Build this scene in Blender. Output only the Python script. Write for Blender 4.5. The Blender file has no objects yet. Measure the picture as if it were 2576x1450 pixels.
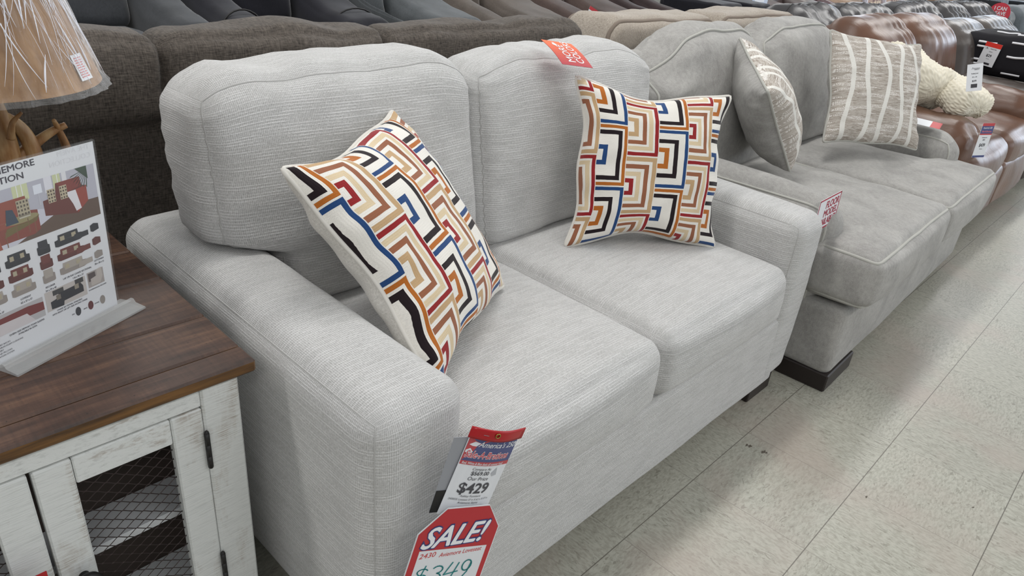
import bpy, math, random
import numpy as np
from mathutils import Matrix, Vector, Euler
random.seed(4)
PI = math.pi
SC = bpy.context.scene
COL = SC.collection

# ---------------------------------------------------------------- camera
cam = bpy.data.cameras.new('camera'); camo = bpy.data.objects.new('camera', cam); COL.objects.link(camo)
cam.sensor_fit = 'HORIZONTAL'; cam.sensor_width = 36; cam.lens = 1784.856 / 2576 * 36
cam.clip_start = .02; cam.clip_end = 200
camo.location = (-1.12140, -0.57613, 1.24533)
camo.rotation_euler = [math.radians(a) for a in (62.90421565, -5.03541079, -45.64185153)]
SC.camera = camo
# ---------------------------------------------------------------- light
SC.view_settings.view_transform = 'Standard'; SC.view_settings.look = 'None'
SC.view_settings.gamma = 1; SC.view_settings.use_curve_mapping = False
SC.view_settings.exposure = 0.0
w = bpy.data.worlds.new('showroom_surround'); SC.world = w; w.use_nodes = True
w.node_tree.nodes['Background'].inputs[0].default_value = (.93, .97, 1, 1)
w.node_tree.nodes['Background'].inputs[1].default_value = 0.42
def area(name, loc, rot, sx, sy, power, col=(1, 1, 1)):
    l = bpy.data.lights.new(name, 'AREA'); l.shape = 'RECTANGLE'; l.size = sx; l.size_y = sy
    l.energy = power; l.color = col
    o = bpy.data.objects.new(name, l); COL.objects.link(o); o.location = loc; o.rotation_euler = rot; return o
for i, x in enumerate((-3.0, 0.6, 4.2, 7.8, 11.4)):
    for j, y in enumerate((-2.6, 0.9, 4.4)):
        area('ceiling_tube_light', (x, y, 3.3), (0, 0, 0), 2.4,   .3, 37, (1, .985, .96))
# shop-front windows at the far end of the showroom
area('shopfront_daylight', (24, 2, 2.3), (0, PI / 2, 0), 3.4, 16, 950, (.74, .85, 1))
area('side_window_daylight', (9, -9, 2.4), (math.radians(78), 0, 0), 12, 3, 230, (.85, .92, 1))

# ---------------------------------------------------------------- helpers
BASE = {}
def tag(o, label=None, cat=None, group=None, kind=None):
    if label: o['label'] = label
    if cat: o['category'] = cat
    if group: o['group'] = group
    if kind: o['kind'] = kind
    return o
def thing(name, label, cat, loc=(0, 0, 0), rz=0, group=None, local=False):
    o = bpy.data.objects.new(name, None); COL.objects.link(o); o.empty_display_size = .05
    o.location = loc; o.rotation_euler = (0, 0, rz)
    BASE[o] = np.eye(4) if local else np.array((Matrix.Translation(loc) @ Matrix.Rotation(rz, 4, 'Z')).inverted())
    return tag(o, label, cat, group)
def obj(name, V, F, mats, parent=None, uv=None, smooth=True, mi=None, col=None):
    V = np.asarray(V, float)
    if parent is not None:
        M = BASE[parent]; V = V @ M[:3, :3].T + M[:3, 3]
    me = bpy.data.meshes.new(name)
    me.from_pydata(V.tolist(), [], [list(map(int, f)) for f in F])
    if not isinstance(mats, (list, tuple)): mats = [mats]
    for m in mats: me.materials.append(m)
    if uv is not None:
        l = me.uv_layers.new(name='UVMap'); l.data.foreach_set('uv', np.asarray(uv, float).ravel())
    if mi is not None: me.polygons.foreach_set('material_index', mi)
    if col is not None:
        a = me.color_attributes.new('Col', 'FLOAT_COLOR', 'CORNER'); a.data.foreach_set('color', np.asarray(col, float).ravel())
    me.polygons.foreach_set('use_smooth', [smooth] * len(me.polygons))
    me.update()
    o = bpy.data.objects.new(name, me); COL.objects.link(o)
    if parent is not None: o.parent = parent; BASE[o] = BASE[parent]
    else: BASE[o] = np.eye(4)
    return o
def h3(i, j, k, s):
    n = np.sin(i * 127.1 + j * 311.7 + k * 74.7 + s * 53.3) * 43758.5453
    return n - np.floor(n)
def vnoise(P, s=0):
    P = np.asarray(P, float); i = np.floor(P); f = P - i; f = f * f * (3 - 2 * f); r = 0
    for a in (0, 1):
        for b in (0, 1):
            for c in (0, 1):
                wt = (f[..., 0] if a else 1 - f[..., 0]) * (f[..., 1] if b else 1 - f[..., 1]) * (f[..., 2] if c else 1 - f[..., 2])
                r = r + wt * h3(i[..., 0] + a, i[..., 1] + b, i[..., 2] + c, s)
    return r * 2 - 1
def fbm(P, s=0, o=3):
    return sum(vnoise(np.asarray(P) * 2 ** k, s + k) / 2 ** k for k in range(o))
def ss(a, b, x):
    t = np.clip((x - a) / (b - a), 0, 1); return t * t * (3 - 2 * t)
def axis_ts(h, r, n, rs):
    z = [-h + r - r * math.tan(k / rs * PI / 4) for k in range(rs, 0, -1)] if r > 0 else [-h]
    mid = list(np.linspace(-h + r, h - r, n + 1)); return np.array(z + mid + [-a for a in z[::-1]])
class Soft:
    """rounded, crowned box; deform(P)->P applied afterwards"""
    def __init__(s, c, h, r=.05, puff=(0, 0, 0), deform=None, wr=0, wf=(6, 6, 6), seed=0, pw=1.0):
        s.c = np.array(c, float); s.h = np.array(h, float); s.r = min(r, min(h) * .98); s.puff = puff
        s.deform = deform; s.wr = wr; s.wf = np.array(wf); s.seed = seed; s.pw = pw
    def map(s, P):
        P = np.asarray(P, float); h = s.h; r = s.r
        inn = np.clip(P, -h + r, h - r); d = P - inn; L = np.linalg.norm(d, axis=-1, keepdims=True)
        q = inn + np.where(L > 1e-9, d / np.maximum(L, 1e-9) * r, 0)
        n = P / h; Q = q.copy()
        for a in range(3):
            b, c = [k for k in range(3) if k != a]
            f = np.maximum(0, 1 - n[..., b] ** 2) ** s.pw * np.maximum(0, 1 - n[..., c] ** 2) ** s.pw
            Q[..., a] += s.puff[a] * f * np.clip(n[..., a], -1, 1)
        Q = Q + s.c
        if s.wr:
            nn = d / np.maximum(L, 1e-9); m = fbm(Q * s.wf, s.seed)
            Q = Q + np.where(L > 1e-9, nn, 0) * (m * s.wr)[..., None]
        return s.deform(Q) if s.deform else Q
    def mesh(s, name, mat, parent=None, res=.03, rs=4, faces='all'):
        T = [axis_ts(s.h[a], s.r, max(1, int(round(2 * (s.h[a] - s.r) / res))), rs) for a in range(3)]
        N = [len(t) for t in T]; ids = {}; P = []; F = []; UV = []
        def vid(i, j, k):
            key = (i, j, k)
            if key not in ids: ids[key] = len(P); P.append((T[0][i], T[1][j], T[2][k]))
            return ids[key]
        for a in range(3):
            b, c = (a + 1) % 3, (a + 2) % 3
            for side in (0, 1):
                for i in range(N[b] - 1):
                    for j in range(N[c] - 1):
                        q = []
                        for di, dj in ((0, 0), (1, 0), (1, 1), (0, 1)):
                            t = [0, 0, 0]; t[a] = side * (N[a] - 1); t[b] = i + di; t[c] = j + dj; q.append(tuple(t))
                        if side == 0: q = q[::-1]
                        F.append([vid(*t) for t in q])
                        for t in q:
                            p = [T[m][t[m]] for m in range(3)]
                            if a == 0: UV.append((p[1] + s.c[1] + .31, p[2] + s.c[2]))
                            elif a == 1: UV.append((p[0] + s.c[0], p[2] + s.c[2]))
                            else: UV.append((p[0] + s.c[0], p[1] + s.c[1]))
        return obj(name, s.map(np.array(P)), F, mat, parent, uv=UV)
    def loop(s, axis, side, off=1.0, n=120):
        """closed loop running round the edge of one face"""
        b, c = [k for k in range(3) if k != axis]; pts = []
        hb, hc = s.h[b], s.h[c]; r = s.r * .9
        for t in np.linspace(0, 1, n, endpoint=False):
            L = [2 * hb, 2 * hc, 2 * hb, 2 * hc]; x = t * sum(L); e = 0
            while x > L[e]: x -= L[e]; e += 1
            q = [(-hb + x, -hc), (hb, -hc + x), (hb - x, hc), (-hb, hc - x)][e]
            p = [0, 0, 0]; p[axis] = side * s.h[axis] * off; p[b] = q[0]; p[c] = q[1]; pts.append(p)
        return s.map(np.array(pts))
def tube_vf(pts, r, closed=False, seg=6):
    pts = np.asarray(pts, float); n = len(pts)
    if closed: tan = np.roll(pts, -1, 0) - np.roll(pts, 1, 0)
    else: tan = np.gradient(pts, axis=0)
    tan = tan / np.maximum(np.linalg.norm(tan, axis=1, keepdims=True), 1e-9)
    up = np.array([0, 0, 1.]) if abs(tan[0][2]) < .9 else np.array([1., 0, 0]); V = []
    rr = np.full(n, r) if np.isscalar(r) else np.asarray(r); u = None
    for i in range(n):
        u = up if u is None else u
        u = u - tan[i] * (u @ tan[i]); u /= max(np.linalg.norm(u), 1e-9); v = np.cross(tan[i], u)
        for k in range(seg):
            a = 2 * PI * k / seg; V.append(pts[i] + rr[i] * (math.cos(a) * u + math.sin(a) * v))
    F = []
    for i in range(n if closed else n - 1):
        j = (i + 1) % n
        for k in range(seg):
            l = (k + 1) % seg; F.append([i * seg + k, i * seg + l, j * seg + l, j * seg + k])
    if not closed: F.append(list(range(seg))[::-1]); F.append([(n - 1) * seg + k for k in range(seg)])
    return np.array(V), F
def tube(name, pts, r, mat, parent=None, closed=False, seg=6):
    V, F = tube_vf(pts, r, closed, seg); return obj(name, V, F, mat, parent)
def merge(parts):
    V = []; F = []; o = 0
    for v, f in parts:
        V.append(np.asarray(v, float)); F += [[i + o for i in q] for q in f]; o += len(v)
    return np.concatenate(V), F
def box_vf(x0, x1, y0, y1, z0, z1, b=.002):
    c = np.array([(x0 + x1) / 2, (y0 + y1) / 2, (z0 + z1) / 2]); h = np.array([x1 - x0, y1 - y0, z1 - z0]) / 2
    b = min(b, min(h) * .9); V = []; 
    # chamfered box: 24 verts
    idx = {}
    for sx in (-1, 1):
        for sy in (-1, 1):
            for sz in (-1, 1):
                for a in range(3):
                    p = np.array([sx, sy, sz]) * (h - b); p[a] = (sx, sy, sz)[a] * h[a]
                    idx[(sx, sy, sz, a)] = len(V); V.append(c + p)
    F = []
    for a in range(3):
        bb, cc = (a + 1) % 3, (a + 2) % 3
        for s in (-1, 1):
            q = []
            for u, v in ((-1, -1), (1, -1), (1, 1), (-1, 1)):
                k = [0, 0, 0]; k[a] = s; k[bb] = u; k[cc] = v; q.append(idx[(*k, a)])
            F.append(q if s > 0 else q[::-1])
            for s2 in (-1, 1):      # edge between faces a(s) and bb(s2)
                k1 = [0, 0, 0]; k1[a] = s; k1[bb] = s2; k2 = list(k1); k1[cc] = -1; k2[cc] = 1
                q = [idx[(*k1, a)], idx[(*k1, bb)], idx[(*k2, bb)], idx[(*k2, a)]]
                F.append(q if s * s2 > 0 else q[::-1])
    for sx in (-1, 1):
        for sy in (-1, 1):
            for sz in (-1, 1):
                q = [idx[(sx, sy, sz, a)] for a in range(3)]; F.append(q if sx * sy * sz > 0 else q[::-1])
    return np.array(V), F
def box(name, x0, x1, y0, y1, z0, z1, mat, parent=None, b=.002):
    V, F = box_vf(x0, x1, y0, y1, z0, z1, b); return obj(name, V, F, mat, parent, smooth=False)

# ---------------------------------------------------------------- materials
def srgb(r, g=None, b=None):
    if g is None: g = b = r
    f = lambda c: (c / 255 / 12.92) if c / 255 <= .04045 else ((c / 255 + .055) / 1.055) ** 2.4
    return (f(r), f(g), f(b), 1)
class NT:
    def __init__(s, name):
        s.m = bpy.data.materials.new(name); s.m.use_nodes = True; s.t = s.m.node_tree
        s.b = s.t.nodes['Principled BSDF']
    def n(s, typ, ins=None, **kw):
        x = s.t.nodes.new('ShaderNode' + typ)
        for k, v in kw.items(): setattr(x, k, v)
        for k, v in (ins or {}).items():
            if hasattr(v, 'is_output') or isinstance(v, bpy.types.NodeSocket): s.t.links.new(v, x.inputs[k])
            else: x.inputs[k].default_value = v
        return x
    def math(s, op, a, b=0.0, c=None):
        d = {0: a, 1: b}
        if c is not None: d[2] = c
        return s.n('Math', d, operation=op).outputs[0]
    def uv(s): return s.n('TexCoord').outputs['UV']
    def ob(s): return s.n('TexCoord').outputs['Object']
    def sep(s, v): x = s.n('SeparateXYZ', {0: v}); return x.outputs[0], x.outputs[1], x.outputs[2]
    def comb(s, x, y, z=0.0): return s.n('CombineXYZ', {0: x, 1: y, 2: z}).outputs[0]
    def scale(s, v, sc, rot=(0, 0, 0)):
        return s.n('Mapping', {'Vector': v, 'Scale': sc, 'Rotation': rot}).outputs[0]
    def noise(s, v, scale=1, detail=2, rough=.5, dist=0):
        return s.n('TexNoise', {'Vector': v, 'Scale': scale, 'Detail': detail, 'Roughness': rough, 'Distortion': dist}).outputs[0]
    def ramp(s, f, stops, interp='LINEAR'):
        r = s.n('ValToRGB', {0: f}); cr = r.color_ramp; cr.interpolation = interp
        while len(cr.elements) > 1: cr.elements.remove(cr.elements[-1])
        cr.elements[0].position = stops[0][0]; cr.elements[0].color = stops[0][1]
        for p, c in stops[1:]:
            e = cr.elements.new(p); e.color = c
        return r.outputs[0]
    def mix(s, f, a, b, bt='MIX'):
        x = s.n('Mix', data_type='RGBA', blend_type=bt)
        for i, v in ((0, f), (6, a), (7, b)):
            if isinstance(v, bpy.types.NodeSocket): s.t.links.new(v, x.inputs[i])
            else: x.inputs[i].default_value = v
        return x.outputs[2]
    def fin(s, col=None, rough=.8, bump=None, bs=.3, bd=.002, **kw):
        def put(k, v):
            if isinstance(v, bpy.types.NodeSocket): s.t.links.new(v, s.b.inputs[k])
            else: s.b.inputs[k].default_value = v
        if col is not None: put('Base Color', col)
        put('Roughness', rough)
        for k, v in kw.items(): put(k.replace('_', ' '), v)
        if bump is not None:
            put('Normal', s.n('Bump', {'Height': bump, 'Strength': bs, 'Distance': bd}).outputs[0])
        return s.m
def plain(name, c, rough=.5, **kw):
    N = NT(name); return N.fin(srgb(*c) if not isinstance(c, (int, float)) else srgb(c), rough, **kw)

def m_chenille(name, dark, light, rib=False, fs=1.0, contrast=.5, sheen=.25):
    N = NT(name); uv = N.uv()
    a = N.noise(N.scale(uv, (160 * fs, 900 * fs, 1)), 1, 2, .6)      # threads along u
    b = N.noise(N.scale(uv, (900 * fs, 150 * fs, 1)), 1, 2, .6)      # threads along v
    big = N.noise(N.scale(uv, (14, 14, 1)), 1, 3, .6)
    f = N.math('ADD', N.math('MULTIPLY', a, .5), N.math('MULTIPLY', b, .5))
    f = N.math('ADD', N.math('MULTIPLY', N.math('SUBTRACT', f, .5), 2.2), .5)
    h = f
    if rib:
        wv = N.n('TexWave', {'Vector': N.scale(uv, (1, 1, 1)), 'Scale': 55.0, 'Distortion': .35, 'Detail': 1.0, 'Detail Scale': 2.0},
                 wave_type='BANDS', bands_direction='Y').outputs[1]
        wv = N.math('POWER', wv, 3.0)
        msk = N.noise(N.scale(uv, (12, 110, 1)), 1, 2, .5)
        msk = N.ramp(msk, [(.40, (0, 0, 0, 1)), (.62, (1, 1, 1, 1))])
        wm = N.math('MULTIPLY', wv, msk)
        vl = N.n('TexWave', {'Vector': uv, 'Scale': 85.0, 'Distortion': 1.5, 'Detail': 1.0, 'Detail Scale': 5.0}, wave_type='BANDS', bands_direction='X').outputs[1]
        f = N.math('ADD', f, N.math('MULTIPLY', wm, .6))
        f = N.math('ADD', f, N.math('MULTIPLY', N.math('SUBTRACT', vl, .5), .34))
        h = N.math('ADD', h, N.math('MULTIPLY', wm, 1.2))
        h = N.math('ADD', h, N.math('MULTIPLY', vl, .5))
    f = N.math('ADD', f, N.math('MULTIPLY', N.math('SUBTRACT', big, .5), .35))
    col = N.ramp(f, [(.5 - contrast * .6, dark), (.5 + contrast * .7, light)])
    return N.fin(col, .92, h, .55, .0016, Sheen_Weight=sheen, Sheen_Roughness=.4, Specular_IOR_Level=.25)
def m_plush(name, dark, light, mot=7, sheen=.12):
    N = NT(name); ob = N.uv()
    big = N.noise(ob, mot, 3, .6, .6); fine = N.noise(ob, 420, 3, .7); mid = N.noise(N.scale(ob, (90, 60, 1)), 1, 3, .65)
    f = N.math('ADD', N.math('MULTIPLY', big, .33), N.math('ADD', N.math('MULTIPLY', fine, .42), N.math('MULTIPLY', mid, .25)))
    col = N.ramp(f, [(.36, dark), (.64, light)])
    return N.fin(col, .95, N.math('ADD', fine, N.math('MULTIPLY', mid, .6)), .4, .0015, Sheen_Weight=sheen, Sheen_Roughness=.35, Specular_IOR_Level=.2)
def m_leather(name, c, rough=.36, var=.25, spec=.5):
    N = NT(name); ob = N.ob(); big = N.noise(ob, 5, 3, .6); v = N.n('TexVoronoi', {'Vector': ob, 'Scale': 420.0}).outputs[0]
    d = tuple(x * (1 - var) for x in c[:3]) + (1,); l = tuple(min(1, x * (1 + var)) for x in c[:3]) + (1,)
    fold = N.noise(N.scale(ob, (26, 5, 5)), 1, 3, .6, .4)
    return N.fin(N.ramp(big, [(.3, d), (.7, l)]), rough, N.math('ADD', N.math('MULTIPLY', v, .12), fold), .35, .006, Specular_IOR_Level=spec)

M = {}
M['linen'] = m_chenille('light_grey_slub_weave', srgb(164, 163, 161), srgb(218, 217, 216), rib=True, contrast=.62)
M['piping_cream'] = m_chenille('cream_chenille_piping', srgb(200, 196, 188), srgb(235, 232, 225), fs=1.2)
M['grey'] = m_plush('mid_grey_plush',  srgb(136, 134, 131), srgb(186, 184, 180))
M['dark'] = m_chenille('dark_brown_grey_chenille', srgb(38, 34, 32), srgb(114, 106, 98), fs=.33, contrast=.85, sheen=.12)
M['taupe'] = m_chenille('taupe_chenille', srgb(138, 128, 116), srgb(196, 186, 174), fs=.6, contrast=.6)
M['welt_taupe'] = plain('brown_taupe_welt', (128, 116, 105), .9)
M['welt_grey'] = m_plush('grey_plush_welt', srgb(158, 157, 151), srgb(204, 203, 196))
M['brown_lth'] = m_leather('brown_leather', srgb(100, 70, 54), .32)
M['grey_lth'] = m_leather('dark_taupe_leather', srgb(84, 77, 73), .30)
M['black_lth'] = m_leather('charcoal_leather', srgb(64, 62, 63), .30)
M['seam'] = plain('seam_thread', (178, 177, 175), .9)
M['black_wood'] = plain('espresso_stained_wood', (38, 30, 28), .45)
M['black'] = plain('black_plastic', (24, 22, 22), .5)
def m_suede(name, c): return m_plush(name, srgb(*[int(x * .82) for x in c]), srgb(*[min(255, int(x * 1.15)) for x in c]), 5, .4)
M['suede_char'] = m_suede('charcoal_microsuede', (64, 66, 69))
M['suede_black'] = m_suede('black_microsuede', (38, 38, 44))
M['suede_slate'] = m_suede('slate_grey_microsuede', (88, 92, 94))
M['suede_taupe'] = m_suede('brown_taupe_microsuede', (96, 88, 82))
M['suede_brown'] = m_suede('dark_brown_microsuede', (80, 68, 64))
M['suede_choc'] = m_suede('chocolate_microsuede', (60, 50, 50))
M['suede_tan'] = m_suede('tan_microsuede', (168, 146, 128))
M['suede_blue'] = m_suede('blue_grey_fabric', (98, 104, 108))

# vertex-coloured print used for every printed card
def m_print(name, rough=.45):
    N = NT(name); return N.fin(N.n('VertexColor', layer_name='Col').outputs[0], rough)
M['print'] = m_print('printed_card'); M['print_gloss'] = m_print('glossy_printed_card', .25)

# ---------------------------------------------------------------- floor and walls
def m_floor():
    N = NT('vinyl_tile_floor'); ob = N.ob(); x, y, z = N.sep(ob); T = .3048
    ix = N.math('FLOOR', N.math('DIVIDE', x, T)); iy = N.math('FLOOR', N.math('DIVIDE', y, T))
    par = N.math('ABSOLUTE', N.math('MODULO', N.math('ADD', ix, iy), 2.0))
    wn = N.n('TexWhiteNoise', {'Vector': N.comb(ix, iy)}, noise_dimensions='3D')
    off = N.n('VectorMath', {0: ob, 1: wn.outputs[1]}, operation='ADD').outputs[0]
    def chips(sx, sy):
        v = N.scale(off, (sx, sy, 1))
        a = N.n('TexVoronoi', {'Vector': v, 'Scale': 1.0, 'Randomness': 1.0}); n1 = N.noise(v, 1.3, 4, .65, .8)
        return N.ramp(n1, [(.36, (0, 0, 0, 1)), (.43, (1, 1, 1, 1))]), N.noise(N.scale(off, (sx * 1.9, sy * 1.9, 1)), 1, 3, .6)
    d1, e1 = chips(34, 85); d2, e2 = chips(85, 34)
    dk = N.mix(par, d1, d2); fn = N.mix(par, e1, e2)
    base = N.ramp(fn, [(.38, srgb(158, 156, 144)), (.6, srgb(178, 177, 165))])
    c = N.mix(dk, srgb(142, 140, 128), base)
    tint = N.noise(N.scale(ob, (2.2, 2.2, 1)), 1, 3, .6)
    c = N.mix(N.ramp(tint, [(.5, (0, 0, 0, 1)), (.68, (.55, .55, .55, 1))]), c, srgb(174, 160, 150))
    tone = N.math('ADD', .95, N.math('MULTIPLY', wn.outputs[0], .07))
    c = N.mix(1.0, c, N.comb(tone, tone, tone), 'MULTIPLY')
    fx = N.math('ABSOLUTE', N.math('SUBTRACT', N.math('FRACT', N.math('DIVIDE', x, T)), .5))
    fy = N.math('ABSOLUTE', N.math('SUBTRACT', N.math('FRACT', N.math('DIVIDE', y, T)), .5))
    jx = N.math('GREATER_THAN', fx, .4972); jy = N.math('GREATER_THAN', fy, .4962)
    j = N.math('MAXIMUM', N.math('MULTIPLY', jx, .55), jy)
    c = N.mix(N.math('MULTIPLY', j, .8), c, srgb(84, 78, 70))
    return N.fin(c, .36, N.math('SUBTRACT', fn, j), .06, .001, Specular_IOR_Level=.42)
M['floor'] = m_floor()
f = obj('floor', [(-6, -9, 0), (34, -9, 0), (34, 16, 0), (-6, 16, 0)], [(0, 1, 2, 3)], M['floor'], smooth=False); tag(f, kind='structure')
M['wall'] = plain('painted_wall', (214, 216, 218), .8)
wf = box('wall_far', 34, 34.2, -9, 16, 0, 4, M['wall']); tag(wf, kind='structure')
wb = box('wall_back', -6, 34, 16, 16.2, 0, 4, M['wall']); tag(wb, kind='structure')
# scuff marks and specks on the tiles (worn into the floor surface)
def blob_vf(cx, cy, r, sd, z=.0006):
    rnd = random.Random(sd); n = 9
    V = [(cx + r * rnd.uniform(.4, 1.2) * math.cos(2 * PI * k / n) * 1.8, cy + r * rnd.uniform(.3, 1.1) * math.sin(2 * PI * k / n), z) for k in range(n)]
    return np.array(V), [list(range(n))]
ms = []
for cx, cy, r, sd in ((.555, -.033, .006, 1), (.552, -.025, .004, 5), (.561, -.070, .006, 2), (.566, -.078, .004, 8), (.609, -.339, .0035, 3), (.796, -.548, .0025, 4)):
    ms.append(blob_vf(cx, cy, r, sd))
V, F = merge(ms)
o = obj('scuff_marks', V, F, plain('dark_scuff', (92, 84, 74), .7), smooth=False)
tag(o, 'dark scuff marks on the vinyl tiles in front of the light grey loveseat', 'scuff marks', kind='stuff')

# ---------------------------------------------------------------- light grey loveseat
LX0, LX1, LY0 = -.665, .915, .06
R = thing('loveseat', 'light grey woven two-seat sofa with square arms, nearest the camera', 'sofa', (.125, .5, 0))
L = M['linen']
def arm(parent, x0, x1, y0, y1, z1, mat, r=.05, name='arm', seamside=-1, slope=.0, wob=.0025, z0=.066, seed=1):
    xc = (x0 + x1) / 2; zc = (z0 + z1) / 2
    def df(P):
        P = P.copy(); P[..., 2] += slope * (P[..., 1] - y0) * (P[..., 2] > zc)
        return P
    s = Soft((xc, (y0 + y1) / 2, zc), ((x1 - x0) / 2, (y1 - y0) / 2, (z1 - z0) / 2), r, (.006, .006, .012), df, wob, (9, 5, 9), seed)
    a = s.mesh(name, mat, parent, .028, 5)
    return s, a
s, a = arm(R, LX0, LX0 + .192, LY0, .98, .622, L, seed=3)
def arm_seam(s, a, side, mat=M['seam'], r=.0010):
    h = s.h; pts = [(side * h[0], y, h[2]) for y in np.linspace(h[1], -h[1], 40)] + [(side * h[0], -h[1], z) for z in np.linspace(h[2], -h[2] * .96, 40)]
    return tube('seam', s.map(np.array(pts)), r, mat, a)
arm_seam(s, a, -1)
s, a = arm(R, LX1 - .185, LX1, LY0 - .005, .98, .60, L, seed=8)
arm_seam(s, a, -1)
rail = Soft((.125, .498, .183), (.70, .441, .119), .016, (0, .002, 0), None, .002, (4, 4, 4), 5)
rail.mesh('base_rail', L, R, .035, 4)
# seat cushions
def seat(parent, x0, x1, y0, y1, z0, z1, mat, seed, crown=.022, r=.05, fr=.018, name='seat_cushion', deform=None, res=.022, wr=.003):
    s = Soft(((x0 + x1) / 2, (y0 + y1) / 2, (z0 + z1) / 2), ((x1 - x0) / 2, (y1 - y0) / 2, (z1 - z0) / 2), r, (.006, fr, crown), deform, wr, (5, 5, 9), seed, .8)
    return s, s.mesh(name, mat, parent, res, 6)
for k, (x0, x1) in enumerate(((-.472, .104), (.108, .724))):
    s, c = seat(R, x0, x1, .046, .70, .303, .478, L, 20 + k, r=.042, fr=.020)
    h = s.h
    pts = [(x, -h[1], h[2] * .42 + .0) for x in np.linspace(-h[0] * .95, h[0] * .95, 50)]
    tube('seam', s.map(np.array(pts)) + np.array([0, .0006, 0]), .0013, M['seam'], c, seg=5)
# back cushions that widen over the arms
def t_deform(xin, xc, zs, side, lean=.24, z0=.47, w=.05):
    def df(P):
        P = P.copy(); x, y, z = P[..., 0], P[..., 1], P[..., 2]
        m = 1 - ss(zs - w, zs, z)                      # 1 below the arm top
        far = (x - xc) * side; lim = (xin - xc) * side
        full = np.maximum(far, 1e-4)
        nx = np.where(far > 0, far * (1 - m * (1 - lim / HALF[0])), far)
        P[..., 0] = xc + side * nx
        P[..., 1] = y + lean * np.maximum(0, z - z0)
        return P
    return df
HALF = [.37]
def crease(P, seed, amp, side, xe):
    """gathered folds along the boxed side edge"""
    return P
for k, (x0, x1, xin, side) in enumerate(((-.592, .094, -.470, -1), (.098, .862, .722, 1))):
    xc = (x0 + x1) / 2; HALF[0] = (x1 - x0) / 2
    td = t_deform(xin, xc, .655, side, .17)
    def df(P, td=td, xc=xc, k=k):
        P = P.copy(); x, y, z = P[..., 0], P[..., 1], P[..., 2]
        sd = np.abs(x - xc) / .36
        g = ss(.72, 1.0, sd)                           # gathers at the side panels
        gs = .6 * np.sin(z * 230 + 5 * vnoise(P * 14, 5 + k)) + .6 * vnoise(P * np.array([20, 20, 55]), 9 + k); P[..., 1] += g * .003 * gs; P[..., 0] += g * .0030 * gs * np.sign(x - xc) * (1 - ss(.84, .92, z))
        P[..., 2] += ss(.9, .97, z) * .012 * fbm(np.stack([x * 7, y * 3, 0 * x], -1), 31 + k)
        # rounded shoulders
        P[..., 2] -= ss(.55, 1.05, sd) * ss(.78, 1.0, z) * .045
        return td(P)
    s = Soft((xc, .715, .714), ((x1 - x0) / 2, .10, .248), .06, (.008, .034, .006), df, .006, (5, 5, 5), 40 + k, .7)
    c = s.mesh('back_cushion', L, R, .018, 7)
    lp = s.loop(1, -1, 1.0, 200)
    tube('seam', lp, .0017, M['seam'], c, True, 5)
bk = Soft((.125, .90, .44), (.63, .05, .39), .03); bk.mesh('back_frame', L, R, .06, 3)
for x0, x1 in ((.742, .885), (-.635, -.49)):
    for y0, y1 in ((.076, .20), (.86, .95)):
        V, F = box_vf(x0, x1, y0, y1, .0, .070, .003); V[V[:, 2] < .02, 0] += .0
        obj('foot', V, F, M['black_wood'], R, smooth=False)

# ---------------------------------------------------------------- patterned cushions
def m_maze():
    N = NT('geometric_cut_velvet'); uv = N.uv(); u, v, _ = N.sep(uv)
    cw, th = .0905, .172
    wob = N.math('MULTIPLY', N.math('SUBTRACT', N.noise(uv, 30, 2), .5), .0022)
    u = N.math('ADD', u, wob); v = N.math('ADD', v, wob)
    ci = N.math('FLOOR', N.math('DIVIDE', u, cw)); x = N.math('FRACT', N.math('DIVIDE', u, cw))
    fam = N.math('ABSOLUTE', N.math('MODULO', ci, 2.0))                      # 0: blue/orange columns, 1: red/tan columns
    vv = N.math('ADD', N.math('DIVIDE', v, th), N.math('MULTIPLY', fam, .5))
    ri = N.math('FLOOR', vv); y = N.math('ABSOLUTE', N.math('SUBTRACT', N.math('MULTIPLY', N.math('FRACT', vv), 2.0), 1.0))
    half = N.math('FLOOR', N.math('DIVIDE', ci, 2.0))
    alt = N.math('ABSOLUTE', N.math('MODULO', N.math('ADD', ri, half), 2.0))
    d = N.math('MAXIMUM', x, y)
    W, BL, BK, OR, RD, TN, BR, CR = (srgb(236, 232, 224), srgb(38, 72, 122), srgb(34, 24, 28), srgb(182, 106, 42), srgb(150, 38, 42), srgb(196, 164, 124), srgb(152, 98, 72), srgb(220, 200, 166))
    C = 'CONSTANT'
    r1 = N.ramp(d, [(0, W), (.17, BL), (.32, W), (.66, BK), (.80, W), (.87, OR), (.975, W)], C)
    r2 = N.ramp(d, [(0, W), (.19, OR), (.34, W), (.50, BK), (.64, W), (.86, BL), (.975, W)], C)
    r3 = N.ramp(d, [(0, W), (.14, RD), (.28, W), (.36, CR), (.5, W), (.6, BR), (.74, W), (.84, TN), (.975, W)], C)
    r4 = N.ramp(d, [(0, W), (.19, TN), (.34, W), (.47, BR), (.60, W), (.67, CR), (.8, W), (.86, RD), (.975, W)], C)
    c = N.mix(fam, N.mix(alt, r1, r2), N.mix(alt, r3, r4))
    th_ = N.noise(N.scale(uv, (700, 700, 1)), 1, 2, .7)
    # fine stitched ribs concentric with each motif
    st = N.math('SINE', N.math('MULTIPLY', d, 120.0))
    isW = N.n('RGBToBW', {0: c}).outputs[0]; pile = N.math('LESS_THAN', isW, .6)
    c = N.mix(1.0, c, N.ramp(th_, [(.3, (.84, .84, .84, 1)), (.6, (1, 1, 1, 1))]), 'MULTIPLY')
    h = N.math('ADD', N.math('MULTIPLY', pile, 1.2), N.math('ADD', N.math('MULTIPLY', th_, .5), N.math('MULTIPLY', st, .12)))
    return N.fin(c, .9, h, .6, .0012, Sheen_Weight=.15, Specular_IOR_Level=.2)
M['maze'] = m_maze()
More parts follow.
